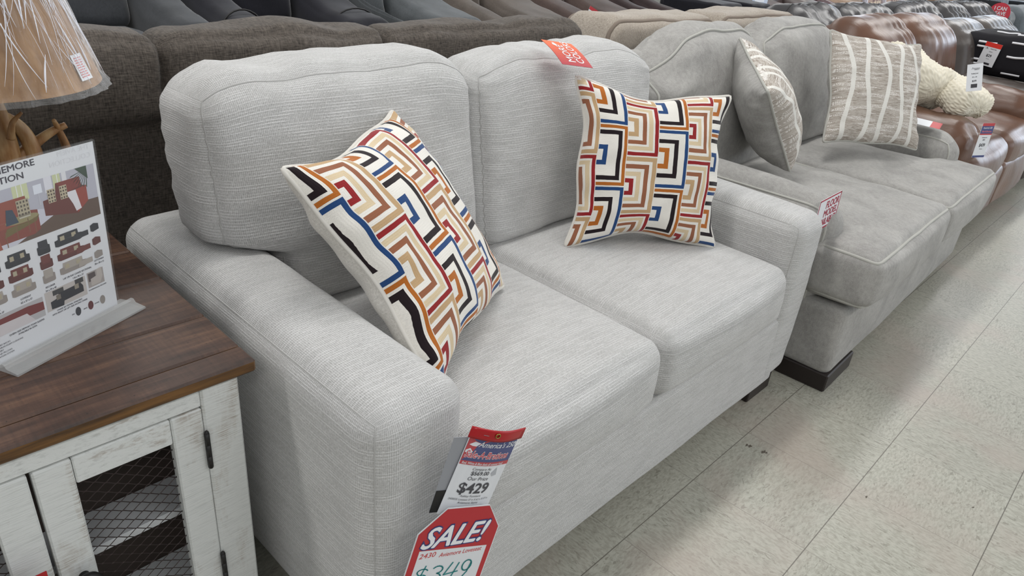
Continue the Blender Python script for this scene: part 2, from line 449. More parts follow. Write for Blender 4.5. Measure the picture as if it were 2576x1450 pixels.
def m_stripe():
    N = NT('striped_slub_weave'); uv = N.uv(); u, v, _ = N.sep(uv)
    st = N.noise(N.scale(uv, (22, 330, 1)), 1, 3, .7)
    c = N.ramp(st, [(.3, srgb(128, 116, 106)), (.43, srgb(160, 150, 140)), (.54, srgb(200, 194, 186)), (.66, srgb(138, 122, 108))])
    sq = N.n('TexVoronoi', {'Vector': N.scale(uv, (170, 230, 1)), 'Scale': 1.0, 'Randomness': .25}).outputs[0]
    mk = N.math('MULTIPLY', N.math('LESS_THAN', sq, .36), N.math('GREATER_THAN', N.noise(N.scale(uv, (6, 60, 1)), 1, 2, .5), .54))
    c = N.mix(mk, c, srgb(240, 236, 232))
    # wavy ribbon bands
    wv = N.math('MULTIPLY', N.math('SINE', N.math('MULTIPLY', v, 17.0)), .0125)
    tp = N.math('FLOOR', N.math('ADD', N.math('DIVIDE', u, .083), .5))
    sg = N.math('SUBTRACT', N.math('MULTIPLY', N.math('ABSOLUTE', N.math('MODULO', tp, 2.0)), 2.0), 1.0)
    x = N.math('FRACT', N.math('ADD', N.math('DIVIDE', N.math('ADD', u, N.math('MULTIPLY', wv, sg)), .083), .5))
    band = N.math('LESS_THAN', N.math('ABSOLUTE', N.math('SUBTRACT', x, .5)), .12)
    ribs = N.math('SINE', N.math('MULTIPLY', v, 2600.0))
    bc = N.mix(N.math('MULTIPLY', N.math('ADD', ribs, 1.0), .2), srgb(232, 230, 224), srgb(196, 192, 184))
    c = N.mix(band, c, bc)
    return N.fin(c, .9, N.math('ADD', st, N.math('MULTIPLY', band, 1.0)), .6, .002, Specular_IOR_Level=.2)
M['stripe'] = m_stripe()
def pillow(name, label, corners, thick, front, back, pip, w=.44, pinch=.07, seed=0, group=None, up=None, wr=.0045, pr=.0045, lift=None, uoff=0, voff=0, ear=0.0, cat='cushion'):
    """corners TL,TR,BR,BL in the world; front faces along -(x cross z)"""
    A, B, C, D = [np.array(c, float) for c in corners]
    cen = (A + B + C + D) / 4; R_ = thing(name, label, cat, tuple(min((A, B, C, D), key=lambda c: c[2])), 0, group)
    nrm = -np.cross(B - A, D - A); nrm /= np.linalg.norm(nrm)          # points to the front
    if lift is not None: cen = cen
    n = 64
    g = np.sin(np.linspace(-1, 1, n + 1) * PI / 2) * .35 + np.linspace(-1, 1, n + 1) * .65
    U, Vv = np.meshgrid(g, g)                                          # U to the right, V up
    def surf(U, Vv, side):
        cu = U * (1 - pinch * (1 - Vv ** 2) * np.abs(U) ** 1.5 * (1 + .3 * np.sin(5 * Vv + seed)))
        cv = Vv * (1 - pinch * (1 - U ** 2) * np.abs(Vv) ** 1.5 * (1 + .3 * np.sin(4 * U + 1.7 * seed)))
        s = (cu + 1) / 2; t = (1 - cv) / 2
        P = ((1 - s) * (1 - t))[..., None] * A + (s * (1 - t))[..., None] * B + (s * t)[..., None] * C + ((1 - s) * t)[..., None] * D
        prof = (np.maximum(0, 1 - U ** 2) * np.maximum(0, 1 - Vv ** 2)) ** .42
        fold = fbm(np.stack([U * 2.6, Vv * 2.6, 0 * U + seed], -1), seed) * wr * .9
        edge = np.exp(-((1 - np.abs(U)) / .22)) * np.sin(Vv * 17 + seed) + np.exp(-((1 - np.abs(Vv)) / .22)) * np.sin(U * 15 + 2 * seed)
        pf = np.minimum(1, prof * 4)
        P = P + nrm * (side * thick / 2 * prof + (fold * side + edge * wr) * pf)[..., None]
        if ear:  # corners curl
            P = P + nrm * (ear * (np.abs(U) * np.abs(Vv)) ** 4)[..., None]
        return P
    for side, mt, nm in ((1, front, 'front_panel'), (-1, back, 'back_panel')):
        P = surf(U, Vv, side).reshape(-1, 3); F = []; UV = []
        gu = ((U + 1) / 2 * w + uoff).ravel(); gv = ((Vv + 1) / 2 * w + voff).ravel()
        for i in range(n):
            for j in range(n):
                q = [i * (n + 1) + j, i * (n + 1) + j + 1, (i + 1) * (n + 1) + j + 1, (i + 1) * (n + 1) + j]
                if side > 0: pass
                else: q = q[::-1]
                F.append(q); UV += [(gu[k], gv[k]) for k in q]
        obj(nm, P, F, mt, R_, uv=UV)
    e = np.linspace(-1, 1, 60)[:-1]; o = np.ones_like(e)
    eu = np.concatenate([e, o, -e, -o]); ev = np.concatenate([-o, e, o, -e])
    pp = surf(eu, ev, 1)
    # round the corners of the piping a little
    for _ in range(3): pp = (np.roll(pp, 1, 0) + np.roll(pp, -1, 0) + 2 * pp) / 4
    tube('piping', pp, pr, pip, R_, True, 8)
    return R_
grp = 'geometric cushions on the light grey loveseat'
pillow('patterned_cushion', 'multicolour maze-patterned cushion leaning on the near arm of the light grey loveseat',
       [(-.566, .448, .862), (-.175, .668, .868), (-.045, .41, .505), (-.435, .185, .505)], .17, M['maze'], M['piping_cream'], M['piping_cream'], .46, .13, 2, grp, uoff=.055, voff=-.029)
pillow('patterned_cushion', 'multicolour maze-patterned cushion standing upright by the far arm of the light grey loveseat',
       [(.372, .612, .912), (.742, .352, .882), (.632, .245, .49), (.268, .495, .492)], .17, M['maze'], M['piping_cream'], M['piping_cream'], .47, .16, 5, grp, uoff=-.042, voff=.171)

# ---------------------------------------------------------------- mid grey sofa (next in the row)
G = M['grey']; WG = M['welt_grey']
R2 = thing('sofa', 'mid grey plush sofa with piped seat cushions, right behind the light grey loveseat', 'sofa', (.985, -.075, 0), math.radians(1.6), local=True)
S2 = 1.60
def welt(s, axis, side, mat, parent, r=.0055, n=160, off=1.0, sm=0):
    p = s.loop(axis, side, off, n)
    for _ in range(sm): p = (np.roll(p, 1, 0) + np.roll(p, -1, 0) + 2 * p) / 4
    return tube('welt', p, r, mat, parent, True, 6)
b2 = Soft((S2 / 2, .44, .175), (S2 / 2 - .012, .42, .122), .03, (0, .012, 0), None, .003, (4, 4, 4), 9)
b2.mesh('base', G, R2, .04, 4)
for k in (0, 1):
    x0, x1 = (0.0, S2 / 2 - .004) if k == 0 else (S2 / 2 + .004, S2)
    xc = (x0 + x1) / 2; side = -1 if k == 0 else 1
    def df(P, xc=xc, side=side, k=k):
        P = P.copy(); x, y = P[..., 0], P[..., 1]
        far = (x - xc) * side; m = ss(.17, .23, y)
        P[..., 0] = xc + side * np.where(far > 0, far * (1 - m * .44), far)
        P[..., 2] += .006 * fbm(np.stack([x * 5, y * 5, 0 * x], -1), 60 + k) * (P[..., 2] > .4)
        P[..., 2] += .02 * ss(.10, -.02, y) * 0
        return P
    s = Soft((xc, .36, .395), ((x1 - x0) / 2, .385, .085), .035, (.012, .028, .036), df, .004, (4, 4, 4), 70 + k, .55)
    c = s.mesh('seat_cushion', G, R2, .022, 4)
    welt(s, 2, 1, WG, c, sm=4, n=200); welt(s, 2, -1, WG, c, sm=4, n=200)
for k, (x0, x1) in enumerate(((.0, .165), (S2 - .165, S2))):
    def df(P, k=k):
        P = P.copy(); y, z = P[..., 1], P[..., 2]
        P[..., 2] -= ss(.24, .10, y) * ss(.4, .6, z) * .012
        P[..., 1] += ss(.5, .62, z) * .02
        return P
    s = Soft(((x0 + x1) / 2, .545, .32), ((x1 - x0) / 2, .405, .275), .07, (.008, .01, .016), df, .004, (4, 4, 4), 80 + k)
    a = s.mesh('arm', G, R2, .025, 6)
    h = s.h
    for sd in (-1, 1):
        pts = [(sd * h[0], y, h[2] * 1) for y in np.linspace(h[1], -h[1], 40)] + [(sd * h[0], -h[1], z) for z in np.linspace(h[2], -h[2] * .3, 30)]
        tube('welt', s.map(np.array(pts)), .004, WG, a)
for k, (x0, x1) in enumerate(((-.035, .80), (.80, 1.58))):
    xc = (x0 + x1) / 2
    def df(P, xc=xc, k=k):
        P = P.copy(); x, y, z = P[..., 0], P[..., 1], P[..., 2]
        u = (x - xc) / .39; 
        P[..., 1] += .24 * np.maximum(0, z - .46)
        P[..., 2] -= ss(.5, 1.05, np.abs(u)) * ss(.75, 1.0, z) * (.075 if k == 0 else .06)
        P[..., 2] += .012 * fbm(np.stack([x * 4, y * 4, z * 3], -1), 90 + k) * ss(.7, .95, z)
        if k == 0: P[..., 2] -= ss(.0, 1.1, -u) * ss(.7, .98, z) * .055
        # knife-pleated corner folds
        cr = ss(.45, 1.0, -u) * ss(.62, .85, z) if k == 0 else 0 * z
        P[..., 1] += cr * .020 * np.sin((z - .10 * u) * 62)
        return P
    s = Soft((xc, .775, .722), ((x1 - x0) / 2 - .004, .085, .258), .06, (.01, .07, .012), df, .007, (4, 4, 4), 100 + k, .6)
    c = s.mesh('back_cushion', G, R2, .018, 7)
    welt(s, 1, -1, WG, c, .0045, 220, .9, 2)
s = Soft((S2 / 2, .95, .48), (S2 / 2 - .02, .055, .42), .04); s.mesh('back_frame', G, R2, .06, 3)
def foot(x0, x1, y0, y1, z1, mat, parent):
    V, F = box_vf(x0, x1, y0, y1, 0, z1, .004); return obj('foot', V, F, mat, parent, smooth=False)
for x0, x1 in ((.012, .25), (S2 - .25, S2 - .012)):
    for y0, y1 in ((.015 if x0 < 1 else .1, .30), (.66, .90)): foot(x0, x1, y0, y1, .062, M['black_wood'], R2)
g2 = 'striped cushions on the mid grey sofa'
pillow('striped_cushion', 'taupe cushion with wavy cream stripes facing out, upright on the mid grey sofa',
       [(1.955, .60, .985), (2.325, .35, .952), (2.20, .20, .555), (1.81, .45, .578)], .15, M['stripe'], G, WG, .46, .09, 3, g2, uoff=.02)
pillow('striped_cushion', 'striped cushion seen from its plain grey back at the near arm of the grey sofa',
       [(1.10, .412, .85), (1.38, .69, .961), (1.60, .56, .575), (1.36, .375, .553)], .20, M['stripe'], G, WG, .46, .08, 7, g2, uoff=.036)

# ---------------------------------------------------------------- end table
def m_wood():
    N = NT('distressed_brown_wood'); ob = N.ob(); x, y, z = N.sep(ob)
    g = N.noise(N.scale(ob, (6, 70, 70)), 1, 5, .6, .6); saw = N.noise(N.scale(ob, (210, 14, 14)), 1, 2, .6)
    big = N.noise(N.scale(ob, (7, 12, 7)), 1, 3, .6)
    f = N.math('ADD', N.math('MULTIPLY', g, .5), N.math('ADD', N.math('MULTIPLY', big, .35), N.math('MULTIPLY', saw, .15)))
    c = N.ramp(f, [(.34, srgb(40, 29, 24)), (.5, srgb(72, 51, 41)), (.66, srgb(106, 78, 60))])
    sp = N.noise(ob, 160, 2, .8); c = N.mix(N.ramp(sp, [(.66, (0, 0, 0, 1)), (.72, (.7, .7, .7, 1))]), c, srgb(30, 20, 16))
    return N.fin(c, .48, f, .25, .002)
def m_wood_edge():
    N = NT('amber_brown_wood_edge'); ob = N.ob(); g = N.noise(N.scale(ob, (8, 60, 90)), 1, 4, .6)
    return N.fin(N.ramp(g, [(.35, srgb(62, 40, 18)), (.65, srgb(116, 80, 38))]), .5, g, .2, .001)
def m_white(axis):
    N = NT('whitewashed_wood_' + 'xz'[axis]); ob = N.ob()
    sc = (16, 260, 260) if axis == 1 else (14, 260, 230)
    saw = N.noise(N.scale(ob, (24, 24, 520)) if axis == 1 else N.scale(ob, (90, 90, 260)), 1, 3, .65)
    wear = N.noise(N.scale(ob, (26, 26, 8)) if axis == 1 else N.scale(ob, (8, 26, 40)), 1, 4, .65)
    c = N.ramp(saw, [(.3, srgb(196, 198, 196)), (.5, srgb(216, 218, 216))])
    mk = N.math('MULTIPLY', N.ramp(wear, [(.53, (0, 0, 0, 1)), (.66, (1, 1, 1, 1))]), N.ramp(saw, [(.40, (1, 1, 1, 1)), (.58, (0, 0, 0, 1))]))
    c = N.mix(N.math('MULTIPLY', mk, .6), c, srgb(150, 132, 116))
    return N.fin(c, .6, saw, .45, .0015)
M['wood'] = m_wood(); M['wood_edge'] = m_wood_edge(); M['wv'] = m_white(1); M['wh'] = m_white(0)
M['shelf'] = plain('white_painted_shelf', (206, 208, 210), .6)
M['cab_dark'] = plain('dark_stained_interior', (58, 48, 42), .7)
TX1, TX0, TY0, TY1, TZ = -.706, -1.322, .300, .90, .627
TB = thing('end_table', 'white farmhouse end table with dark plank top and mesh doors', 'end table', (-1.0, .6, 0))
wx = [TY0, .352, .470, .640, .78, TY1]
for k in range(5):
    y0, y1 = wx[k], wx[k + 1]; g = .0016
    V, F = box_vf(TX0, TX1, y0 + (g if k else 0), y1 - (g if k < 4 else 0), TZ - .022, TZ, .0035)
    mi = []
    for q in F:
        n = np.cross(V[q[1]] - V[q[0]], V[q[2]] - V[q[0]]); n /= np.linalg.norm(n); mi.append(0 if n[2] > .35 else 1)
    if k == 0 or k == 4: pass
    obj('top_plank', V, F, [M['wood'], M['wood_edge']], TB, smooth=False, mi=mi)
box('top_underlay', TX0 + .004, TX1 - .004, TY0 + .004, TY1 - .004, TZ - .024, TZ - .014, M['wood_edge'], TB)
CX0, CX1, CY = -1.297, -.731, .312
for x0, x1 in ((CX1 - .058, CX1), (CX0, CX0 + .058)):
    for y0, y1 in ((CY, CY + .05), (TY1 - .075, TY1 - .025)): box('corner_post', x0, x1, y0, y1, 0, TZ - .0245, M['wv'], TB, .003)
box('top_rail', CX0 + .058, CX1 - .058, CY + .003, CY + .025, .568, TZ - .0245, M['wh'], TB)
box('bottom_rail', CX0 + .058, CX1 - .058, CY + .003, CY + .025, .06, .115, M['wh'], TB)
box('side_panel', CX1 - .03, CX1 - .008, CY + .045, TY1 - .07, .05, TZ - .0245, M['wv'], TB)
box('side_panel', CX0 + .008, CX0 + .03, CY + .045, TY1 - .07, .05, TZ - .0245, M['wv'], TB)
box('back_panel', CX0 + .03, CX1 - .03, TY1 - .06, TY1 - .045, .05, TZ - .0245, M['cab_dark'], TB)
box('shelf', CX0 + .03, CX1 - .03, CY + .038, .432, .351, .366, M['shelf'], TB)
box('shelf', CX0 + .03, CX1 - .03, CY + .038, .432, .185, .20, M['shelf'], TB)
box('inner_panel', CX0 + .03, CX1 - .03, .432, .445, .06, TZ - .03, M['cab_dark'], TB)
def door(x0, x1, hinge_right, z0=.118, z1=.5655):
    y0, y1 = CY + .002, CY + .022; st = .046; tr = .044; br = .06
    d = box('door', x0, x0 + st, y0, y1, z0, z1, M['wv'], TB, .0025)
    if True:
        V, F = box_vf(x1 - st, x1, y0, y1, z0, z1, .0025); obj('door_stile', V, F, M['wv'], d, smooth=False)
        V, F = box_vf(x0 + st + .0008, x1 - st - .0008, y0 + .0006, y1, z1 - tr, z1, .002); obj('door_rail', V, F, M['wh'], d, smooth=False)
        V, F = box_vf(x0 + st + .0008, x1 - st - .0008, y0 + .0006, y1, z0, z0 + br, .002); obj('door_rail', V, F, M['wh'], d, smooth=False)
    # expanded metal lattice
    ax0, ax1, az0, az1 = x0 + st - .004, x1 - st + .004, z0 + br - .004, z1 - tr + .004
    px, pz = .0265, .0088; parts = []; r = .0008
    nz = int((az1 - az0) / pz) + 1; nx = int((ax1 - ax0) / px * 2) + 1
    for i in range(nz + 1):
        pts = []
        for j in range(nx + 1):
            zz = az0 + i * pz + (pz * .5 - .0004) * (1 if (i + j) % 2 else -1)
            xx = ax0 + j * px / 2
            for o_, kz in ((-.0013, 1), (.0013, 1)): pts.append((min(ax1, max(ax0, xx + o_)), CY + .014, min(az1, max(az0, zz))))
        parts.append(tube_vf(pts, r, False, 4))
    V, F = merge(parts); obj('metal_mesh', V, F, M['mesh_metal'], d, smooth=False)
    return d
M['mesh_metal'] = plain('dark_bronze_metal', (52, 42, 40), .45, Metallic=.6)
dr = door(-1.0115, -.7895, True); dl = door(-1.2385, -1.0165, False)
def hinge(x, z0, z1, parent):
    parts = [tube_vf([(x, CY - .003, z), (x, CY - .003, z + (z1 - z0) / 3 - .001)], .0042, False, 8) for z in np.linspace(z0, z1, 4)[:-1]]
    parts.append(tube_vf([(x, CY - .003, z0 - .004), (x, CY - .003, z0 - .002), (x, CY - .003, z1 + .002), (x, CY - .003, z1 + .005)], [.001, .0035, .0035, .001], False, 8))
    V, F = merge(parts); return obj('hinge', V, F, M['black'], parent)
hinge(-.7892, .457, .522, TB); hinge(-.7892, .205, .268, TB); hinge(-1.239, .457, .522, TB)
def lathe(name, prof, c, mat, parent, axis='y', seg=24):
    V = []; F = []; n = len(prof)
    for k in range(seg):
        a = 2 * PI * k / seg
        for r, t in prof:
            if axis == 'y': V.append((c[0] + r * math.cos(a), c[1] - t, c[2] + r * math.sin(a)))
            else: V.append((c[0] + r * math.cos(a), c[1] + r * math.sin(a), c[2] + t))
    for k in range(seg):
        l = (k + 1) % seg
        for i in range(n - 1): F.append([k * n + i, l * n + i, l * n + i + 1, k * n + i + 1])
    return obj(name, V, F, mat, parent)
lathe('knob', [(0.0001, 0), (.007, 0), (.006, .006), (.008, .012), (.017, .016), (.019, .021), (.015, .026), (.0001, .028)], (-.984, CY + .002, .362), M['black'], dr)
lathe('knob', [(0.0001, 0), (.007, 0), (.006, .006), (.008, .012), (.017, .016), (.019, .021), (.015, .026), (.0001, .028)], (-1.044, CY + .002, .362), M['black'], dl)

# ---------------------------------------------------------------- printed matter
class Print:
    """flat shapes and lettering with their own colours, laid on a sheet f(x, y, height) -> point"""
    def __init__(s): s.V = []; s.F = []; s.C = []
    def poly(s, pts, c, lay=1):
        o = len(s.V); s.V += [(x, y, lay) for x, y in pts]; s.F.append(list(range(o, o + len(pts)))); s.C.append(c)
    def rect(s, x0, y0, x1, y1, c, lay=1, n=1):
        for i in range(n):
            a = x0 + (x1 - x0) * i / n; b = x0 + (x1 - x0) * (i + 1) / n; s.poly([(a, y0), (b, y0), (b, y1), (a, y1)], c, lay)
    def grid(s, x0, y0, x1, y1, c, lay=0, nx=8, ny=8):
        for j in range(ny):
            s.rect(x0, y0 + (y1 - y0) * j / ny, x1, y0 + (y1 - y0) * (j + 1) / ny, c, lay, nx)
    def disc(s, x, y, r, c, lay=1, n=28, ry=None):
        s.poly([(x + r * math.cos(2 * PI * k / n), y + (ry or r) * math.sin(2 * PI * k / n)) for k in range(n)], c, lay)
    def text(s, body, x, y, size, c, lay=2, al='LEFT', shear=0, bold=0, rot=0, sx=1.0):
        if bold and any(ch in body for ch in 'MWNVAmwv') and bold < .04:      # thicken by overprinting: keeps narrow joins of M and W clean
            d = bold * size * .9
            for i, (dx, dy) in enumerate(((-d, 0), (d, 0), (0, d * .7), (0, -d * .7))): s.text(body, x + dx, y + dy, size, c, lay + i * .12, al, shear, 0, rot, sx)
            return
        cu = bpy.data.curves.new('t', 'FONT'); cu.body = body; cu.size = size; cu.align_x = al; cu.shear = shear; cu.offset = bold * size; cu.resolution_u = 3
        ob = bpy.data.objects.new('t', cu); COL.objects.link(ob); dg = bpy.context.evaluated_depsgraph_get(); dg.update()
        me = bpy.data.meshes.new_from_object(ob.evaluated_get(dg)); o = len(s.V); cr, sr = math.cos(rot), math.sin(rot)
        for v in me.vertices:
            a, b = v.co.x * sx, v.co.y; s.V.append((x + a * cr - b * sr, y + a * sr + b * cr, lay))
        for p in me.polygons: s.F.append([o + i for i in p.vertices]); s.C.append(c)
        bpy.data.objects.remove(ob); bpy.data.meshes.remove(me); bpy.data.curves.remove(cu)
    def build(s, name, f, parent, mat='print', step=.00022):
        V = [f(x, y, l * step) for x, y, l in s.V]; col = []
        for q, c in zip(s.F, s.C): col += [c] * len(q)
        return obj(name, V, s.F, M[mat], parent, smooth=False, col=col)
def frame(o, ex, ey, bend=None):
    o, ex, ey = [np.array(a, float) for a in (o, ex, ey)]; ex /= np.linalg.norm(ex); ey -= ex * (ex @ ey); ey /= np.linalg.norm(ey); nz = np.cross(ex, ey)
    def f(x, y, h=0.0):
        b = bend(x, y) if bend else 0
        return o + ex * x + ey * y + nz * (h + b)
    return f
def slab(f, x0, y0, x1, y1, t, nx=6, ny=8):
    """thin solid sheet following f"""
    V = []; F = []
    for k, h in enumerate((0, -t)):
        for j in range(ny + 1):
            for i in range(nx + 1): V.append(f(x0 + (x1 - x0) * i / nx, y0 + (y1 - y0) * j / ny, h))
    n = (nx + 1) * (ny + 1); W = nx + 1
    for j in range(ny):
        for i in range(nx):
            a = j * W + i; F.append([a, a + 1, a + W + 1, a + W]); F.append([n + a, n + a + W, n + a + W + 1, n + a + 1])
    for i in range(nx): F.append([i + 1, i, n + i, n + i + 1]); a = ny * W + i; F.append([a, a + 1, n + a + 1, n + a])
    for j in range(ny): a = j * W; F.append([a, a + W, n + a + W, n + a]); b = a + nx; F.append([b + W, b, n + b, n + b + W])
    return V, F
WHT, INK, RED, NAVY, DRED = srgb(228, 230, 234), srgb(40, 38, 46), srgb(186, 44, 52), srgb(52, 62, 120), srgb(150, 22, 30)
M['clear'] = NT('clear_acrylic').fin((.9, .92, .93, 1), .05, Alpha=.035, Specular_IOR_Level=.6)
M['base_acrylic'] = NT('acrylic_base').fin(srgb(206, 208, 208), .12, Alpha=.36, Specular_IOR_Level=.8)
M['sleeve'] = NT('clear_vinyl_sleeve').fin(srgb(235, 238, 245), .08, Alpha=.03)
M['redvinyl'] = NT('red_vinyl').fin(srgb(172, 14, 26), .22)
M['card_w'] = plain('white_card', (226, 228, 232), .5)
M['card_g'] = plain('grey_card', (150, 152, 158), .5)
M['brass'] = plain('brass_eyelet', (170, 140, 80), .3, Metallic=1.0)

# price tag on the loveseat
PT = thing('price_tag', 'white $429 price tag with a red vinyl header hanging at the front of the loveseat', 'price tag', (-.53, 0.0, .43))
fp = frame((-.535, .002, .577), (.898, -.299, -.321), (.305, -.102, .947), lambda x, y: .006 * math.sin((x / .087) * PI) - .05 * max(0, x - .06))
V, F = slab(frame((-.540, .006, .560), (.93, -.30, -.25), (.28, -.10, .95)), -.022, -.120, .060, .016, .001); obj('grey_backing_card', V, F, M['card_g'], PT, smooth=False)
V, F = slab(frame((-.541, .005, .559), (.93, -.30, -.25), (.28, -.10, .95)), -.0215, -.121, .055, -.080, .001); obj('black_card_edge', V, F, M['black'], PT, smooth=False)
P = Print(); P.grid(0.001, -.141, .088, .003, WHT, 0, 8, 4)
P.grid(.001, -.041, .0885, .002, NAVY, 1, 8, 2)
P.poly([(.001, .002), (.001, -.040), (.012, -.030), (.018, -.012), (.034, -.004), (.05, .002)], RED, 2)
P.poly([(.004, -.012), (.012, -.006), (.022, -.008), (.016, -.014), (.010, -.014)], WHT, 3)
P.poly([(.002, -.022), (.008, -.018), (.014, -.024), (.008, -.027), (.002, -.026)], WHT, 3)
P.grid(.001, -.0475, .0885, -.0405, RED, 2, 8, 1)
P.text("America's 250", .019, -.014, .0135, WHT, 4, shear=.35, bold=.012, sx=.86)
P.text("th", .0815, -.008, .006, WHT, 4, shear=.3)
P.text("Sale-A-Brations", .003, -.034, .0175, WHT, 4, shear=.25, bold=.05, sx=.70)
P.text("Sale-A-Brations", .003, -.034, .0175, srgb(205, 50, 66), 5, shear=.25, bold=.012, sx=.70)
P.text("Red, White & Blue deals all summer long!", .004, -.0460, .0062, WHT, 4, shear=.15, sx=.70, bold=.01)
def ctr(P, t, y, sz, c=INK, **k): P.text(t, .042, y, sz, c, 3, 'CENTER', **k)
ctr(P, 'Compare At', -.0560, .0066, shear=.15)
ctr(P, '$569.00', -.0650, .0100, bold=.012)
P.rect(.030, -.0620, .036, -.0615, INK, 4)
ctr(P, 'Our Price', -.0745, .0092, shear=.12)
ctr(P, '$429', -.0985, .0270, bold=.022)
ctr(P, 'Ashley Furniture', -.1060, .0055, shear=.2)
ctr(P, '2430535 Loveseat 37 in X 62 in X 37 in', -.1125, .0052, shear=.2, sx=.85)
ctr(P, 'Aviemore Stone', -.1185, .0055, shear=.2)
P.rect(.058, -.138, .080, -.1373, INK, 3)
P.poly([(.062, -.062), (.070, -.052), (.072, -.058), (.074, -.066), (.066, -.068)], srgb(176, 178, 184), 2)
V, F = slab(fp, 0, -.142, .0885, .004, .0008, 8, 6); obj('price_card', V, F, M['card_w'], PT, smooth=False)
P.build('price_print', fp, PT)
V, F = slab(lambda x, y, h: fp(x, y, h + .0022), -.0015, -.143, .091, .006, .0003, 8, 6); obj('clear_sleeve', V, F, M['sleeve'], PT)
def hd(x, y, h=0):
    return fp(x, y, h + .003 + .004 * math.sin(min(1, max(0, (x + .01) / .1)) * PI))
V, F = slab(hd, -.004, .001, .094, .020, .002, 10, 4)
V = np.array(V); obj('red_header', V, F, M['redvinyl'], PT)
c = hd(.038, .0125, .001); fx = hd(.039, .0125, .001) - c; fy = hd(.038, .0135, .001) - c; fx /= np.linalg.norm(fx); fy /= np.linalg.norm(fy)
tube('eyelet', [c + .0036 * (math.cos(a) * fx + math.sin(a) * fy) for a in np.linspace(0, 2 * PI, 16, endpoint=False)], .0011, M['brass'], PT, True)
tube('staple', [hd(.016, .0105, .0006), hd(.024, .0105, .0006)], .0004, M['card_g'], PT, seg=4)

# sale tag
ST = thing('sale_tag', 'red clipped-corner SALE! tag with handwriting, under the price tag on the loveseat', 'sale tag', (-.60, 0.0, .25))
fs = frame((-.615, .016, .424), (.92, -.307, -.244), (.231, -.077, .97))
def octv(g): return [(.0375, .0463 - g), (g, 0 - g * .3), (g, -.21), (.146 - g, -.21), (.1435 - g, -g * .3), (.1115, .0455 - g)]
P = Print(); P.poly(octv(0), WHT, 0); P.poly(octv(.0016), RED, 1)
P.poly([(.0126, -.034), (.133, -.038), (.136, -.20), (.0126, -.20)], WHT, 2)
for c_, b_, l_ in ((NAVY, .055, 3), (srgb(240, 240, 244), .022, 4)):
    P.text('SALE!', .010, -.030, .058, c_, l_, shear=.38, bold=b_, sx=.78, rot=math.radians(2.5))
R_P = srgb(206, 60, 60); TEAL = srgb(20, 132, 134)
P.text('2430', .015, -.050, .0140, R_P, 4, shear=.2, rot=math.radians(4))
P.text('Aviemore Loveseat', .050, -.051, .0125, R_P, 4, shear=.25, rot=math.radians(3), sx=.76)
def stroke(P, pts, wd, c, lay):
    pts = [np.array(p, float) for p in pts]
    for a, b in zip(pts[:-1], pts[1:]):
        d = (b - a) / max(1e-9, np.linalg.norm(b - a)); n = np.array([-d[1], d[0]]) * wd / 2; a2 = a - d * wd * .3; b2 = b + d * wd * .3
        P.poly([tuple(a2 - n), tuple(b2 - n), tuple(b2 + n), tuple(a2 + n)], c, lay)
def arc(cx, cy, rx, ry, a0, a1, n=10): return [(cx + rx * math.cos(math.radians(a0 + (a1 - a0) * k / n)), cy + ry * math.sin(math.radians(a0 + (a1 - a0) * k / n))) for k in range(n + 1)]
stroke(P, arc(.030, -.078, .009, .006, 20, 200) + arc(.030, -.091, .009, .007, 120, -150), .0022, TEAL, 4); stroke(P, [(.033, -.066), (.025, -.104)], .0022, TEAL, 4)
stroke(P, arc(.056, -.077, .009, .0075, 150, -80) + arc(.055, -.094, .010, .0095, 80, -140), .0024, TEAL, 5)
stroke(P, [(.080, -.066), (.070, -.090), (.094, -.086)], .0024, TEAL, 5); stroke(P, [(.092, -.068), (.082, -.108)], .0024, TEAL, 5)
stroke(P, arc(.108, -.076, .008, .011, 30, 390, 18) + [(.112, -.090), (.102, -.108)], .0024, TEAL, 5)
sv = octv(0); n = len(sv); V = [fs(x, y, -.0003) for x, y in sv] + [fs(x, y, -.0012) for x, y in sv]
F = [list(range(n)), list(range(n, 2 * n))[::-1]] + [[k, n + k, n + (k + 1) % n, (k + 1) % n] for k in range(n)]
obj('tag_card', V, F, M['card_w'], ST, smooth=False); P.build('tag_print', fs, ST)

# "more colors" card on the far back cushion
MC = thing('promo_card', 'orange-red MORE COLORS card lying on top of the far loveseat back cushion', 'card', (.30, .66, .97))
cam_p = np.array([-1.1214, -.57613, 1.24533])
TL_, TR_, BR_c, BL_ = [cam_p + 1.145 * (np.array(v) - cam_p) for v in ((.1442, .5423, 1.0218), (.2318, .5246, 1.0110), (.2090, .4343, .9745), (.1214, .4520, .9853))]
def fm(x, y, h=0):
    P0 = BL_ * (1 - x) * (1 - y) + BR_c * x * (1 - y) + TL_ * (1 - x) * y + TR_ * x * y
    n = np.cross(BR_c - BL_, TL_ - BL_); n /= np.linalg.norm(n)
    return P0 + n * (h + .004 * math.sin(y * PI))
P = Print()
for j in range(12):
    t = j / 11; P.rect(0, 1 - (j + 1) / 12, 1, 1 - j / 12, tuple(np.array(srgb(238, 112, 60)) * (1 - t) + np.array(srgb(178, 34, 50)) * t), 1, 8)
Q = Print(); Q.text('MORE', 0, 0, .034, WHT, 3, bold=.008, sx=.9); Q.text('COLORS', 0, -.030, .034, WHT, 3, bold=.008, sx=.80); Q.text('2 COLORS', .01, -.006, .004, WHT, 3)
Q.disc(.082, .022, .007, WHT, 3, 14); Q.poly([(.082, .016), (.092, .018), (.094, .026), (.088, .024)], WHT, 3)
V, F = slab(fm, 0, 0, 1, 1, .0006, 4, 12); obj('card', V, F, M['redvinyl'], MC, smooth=False)
P.build('card_face', fm, MC)
Q.build('card_lettering', lambda a, b, h: fm(.52 - b / .100, .10 + a / .114, h), MC)

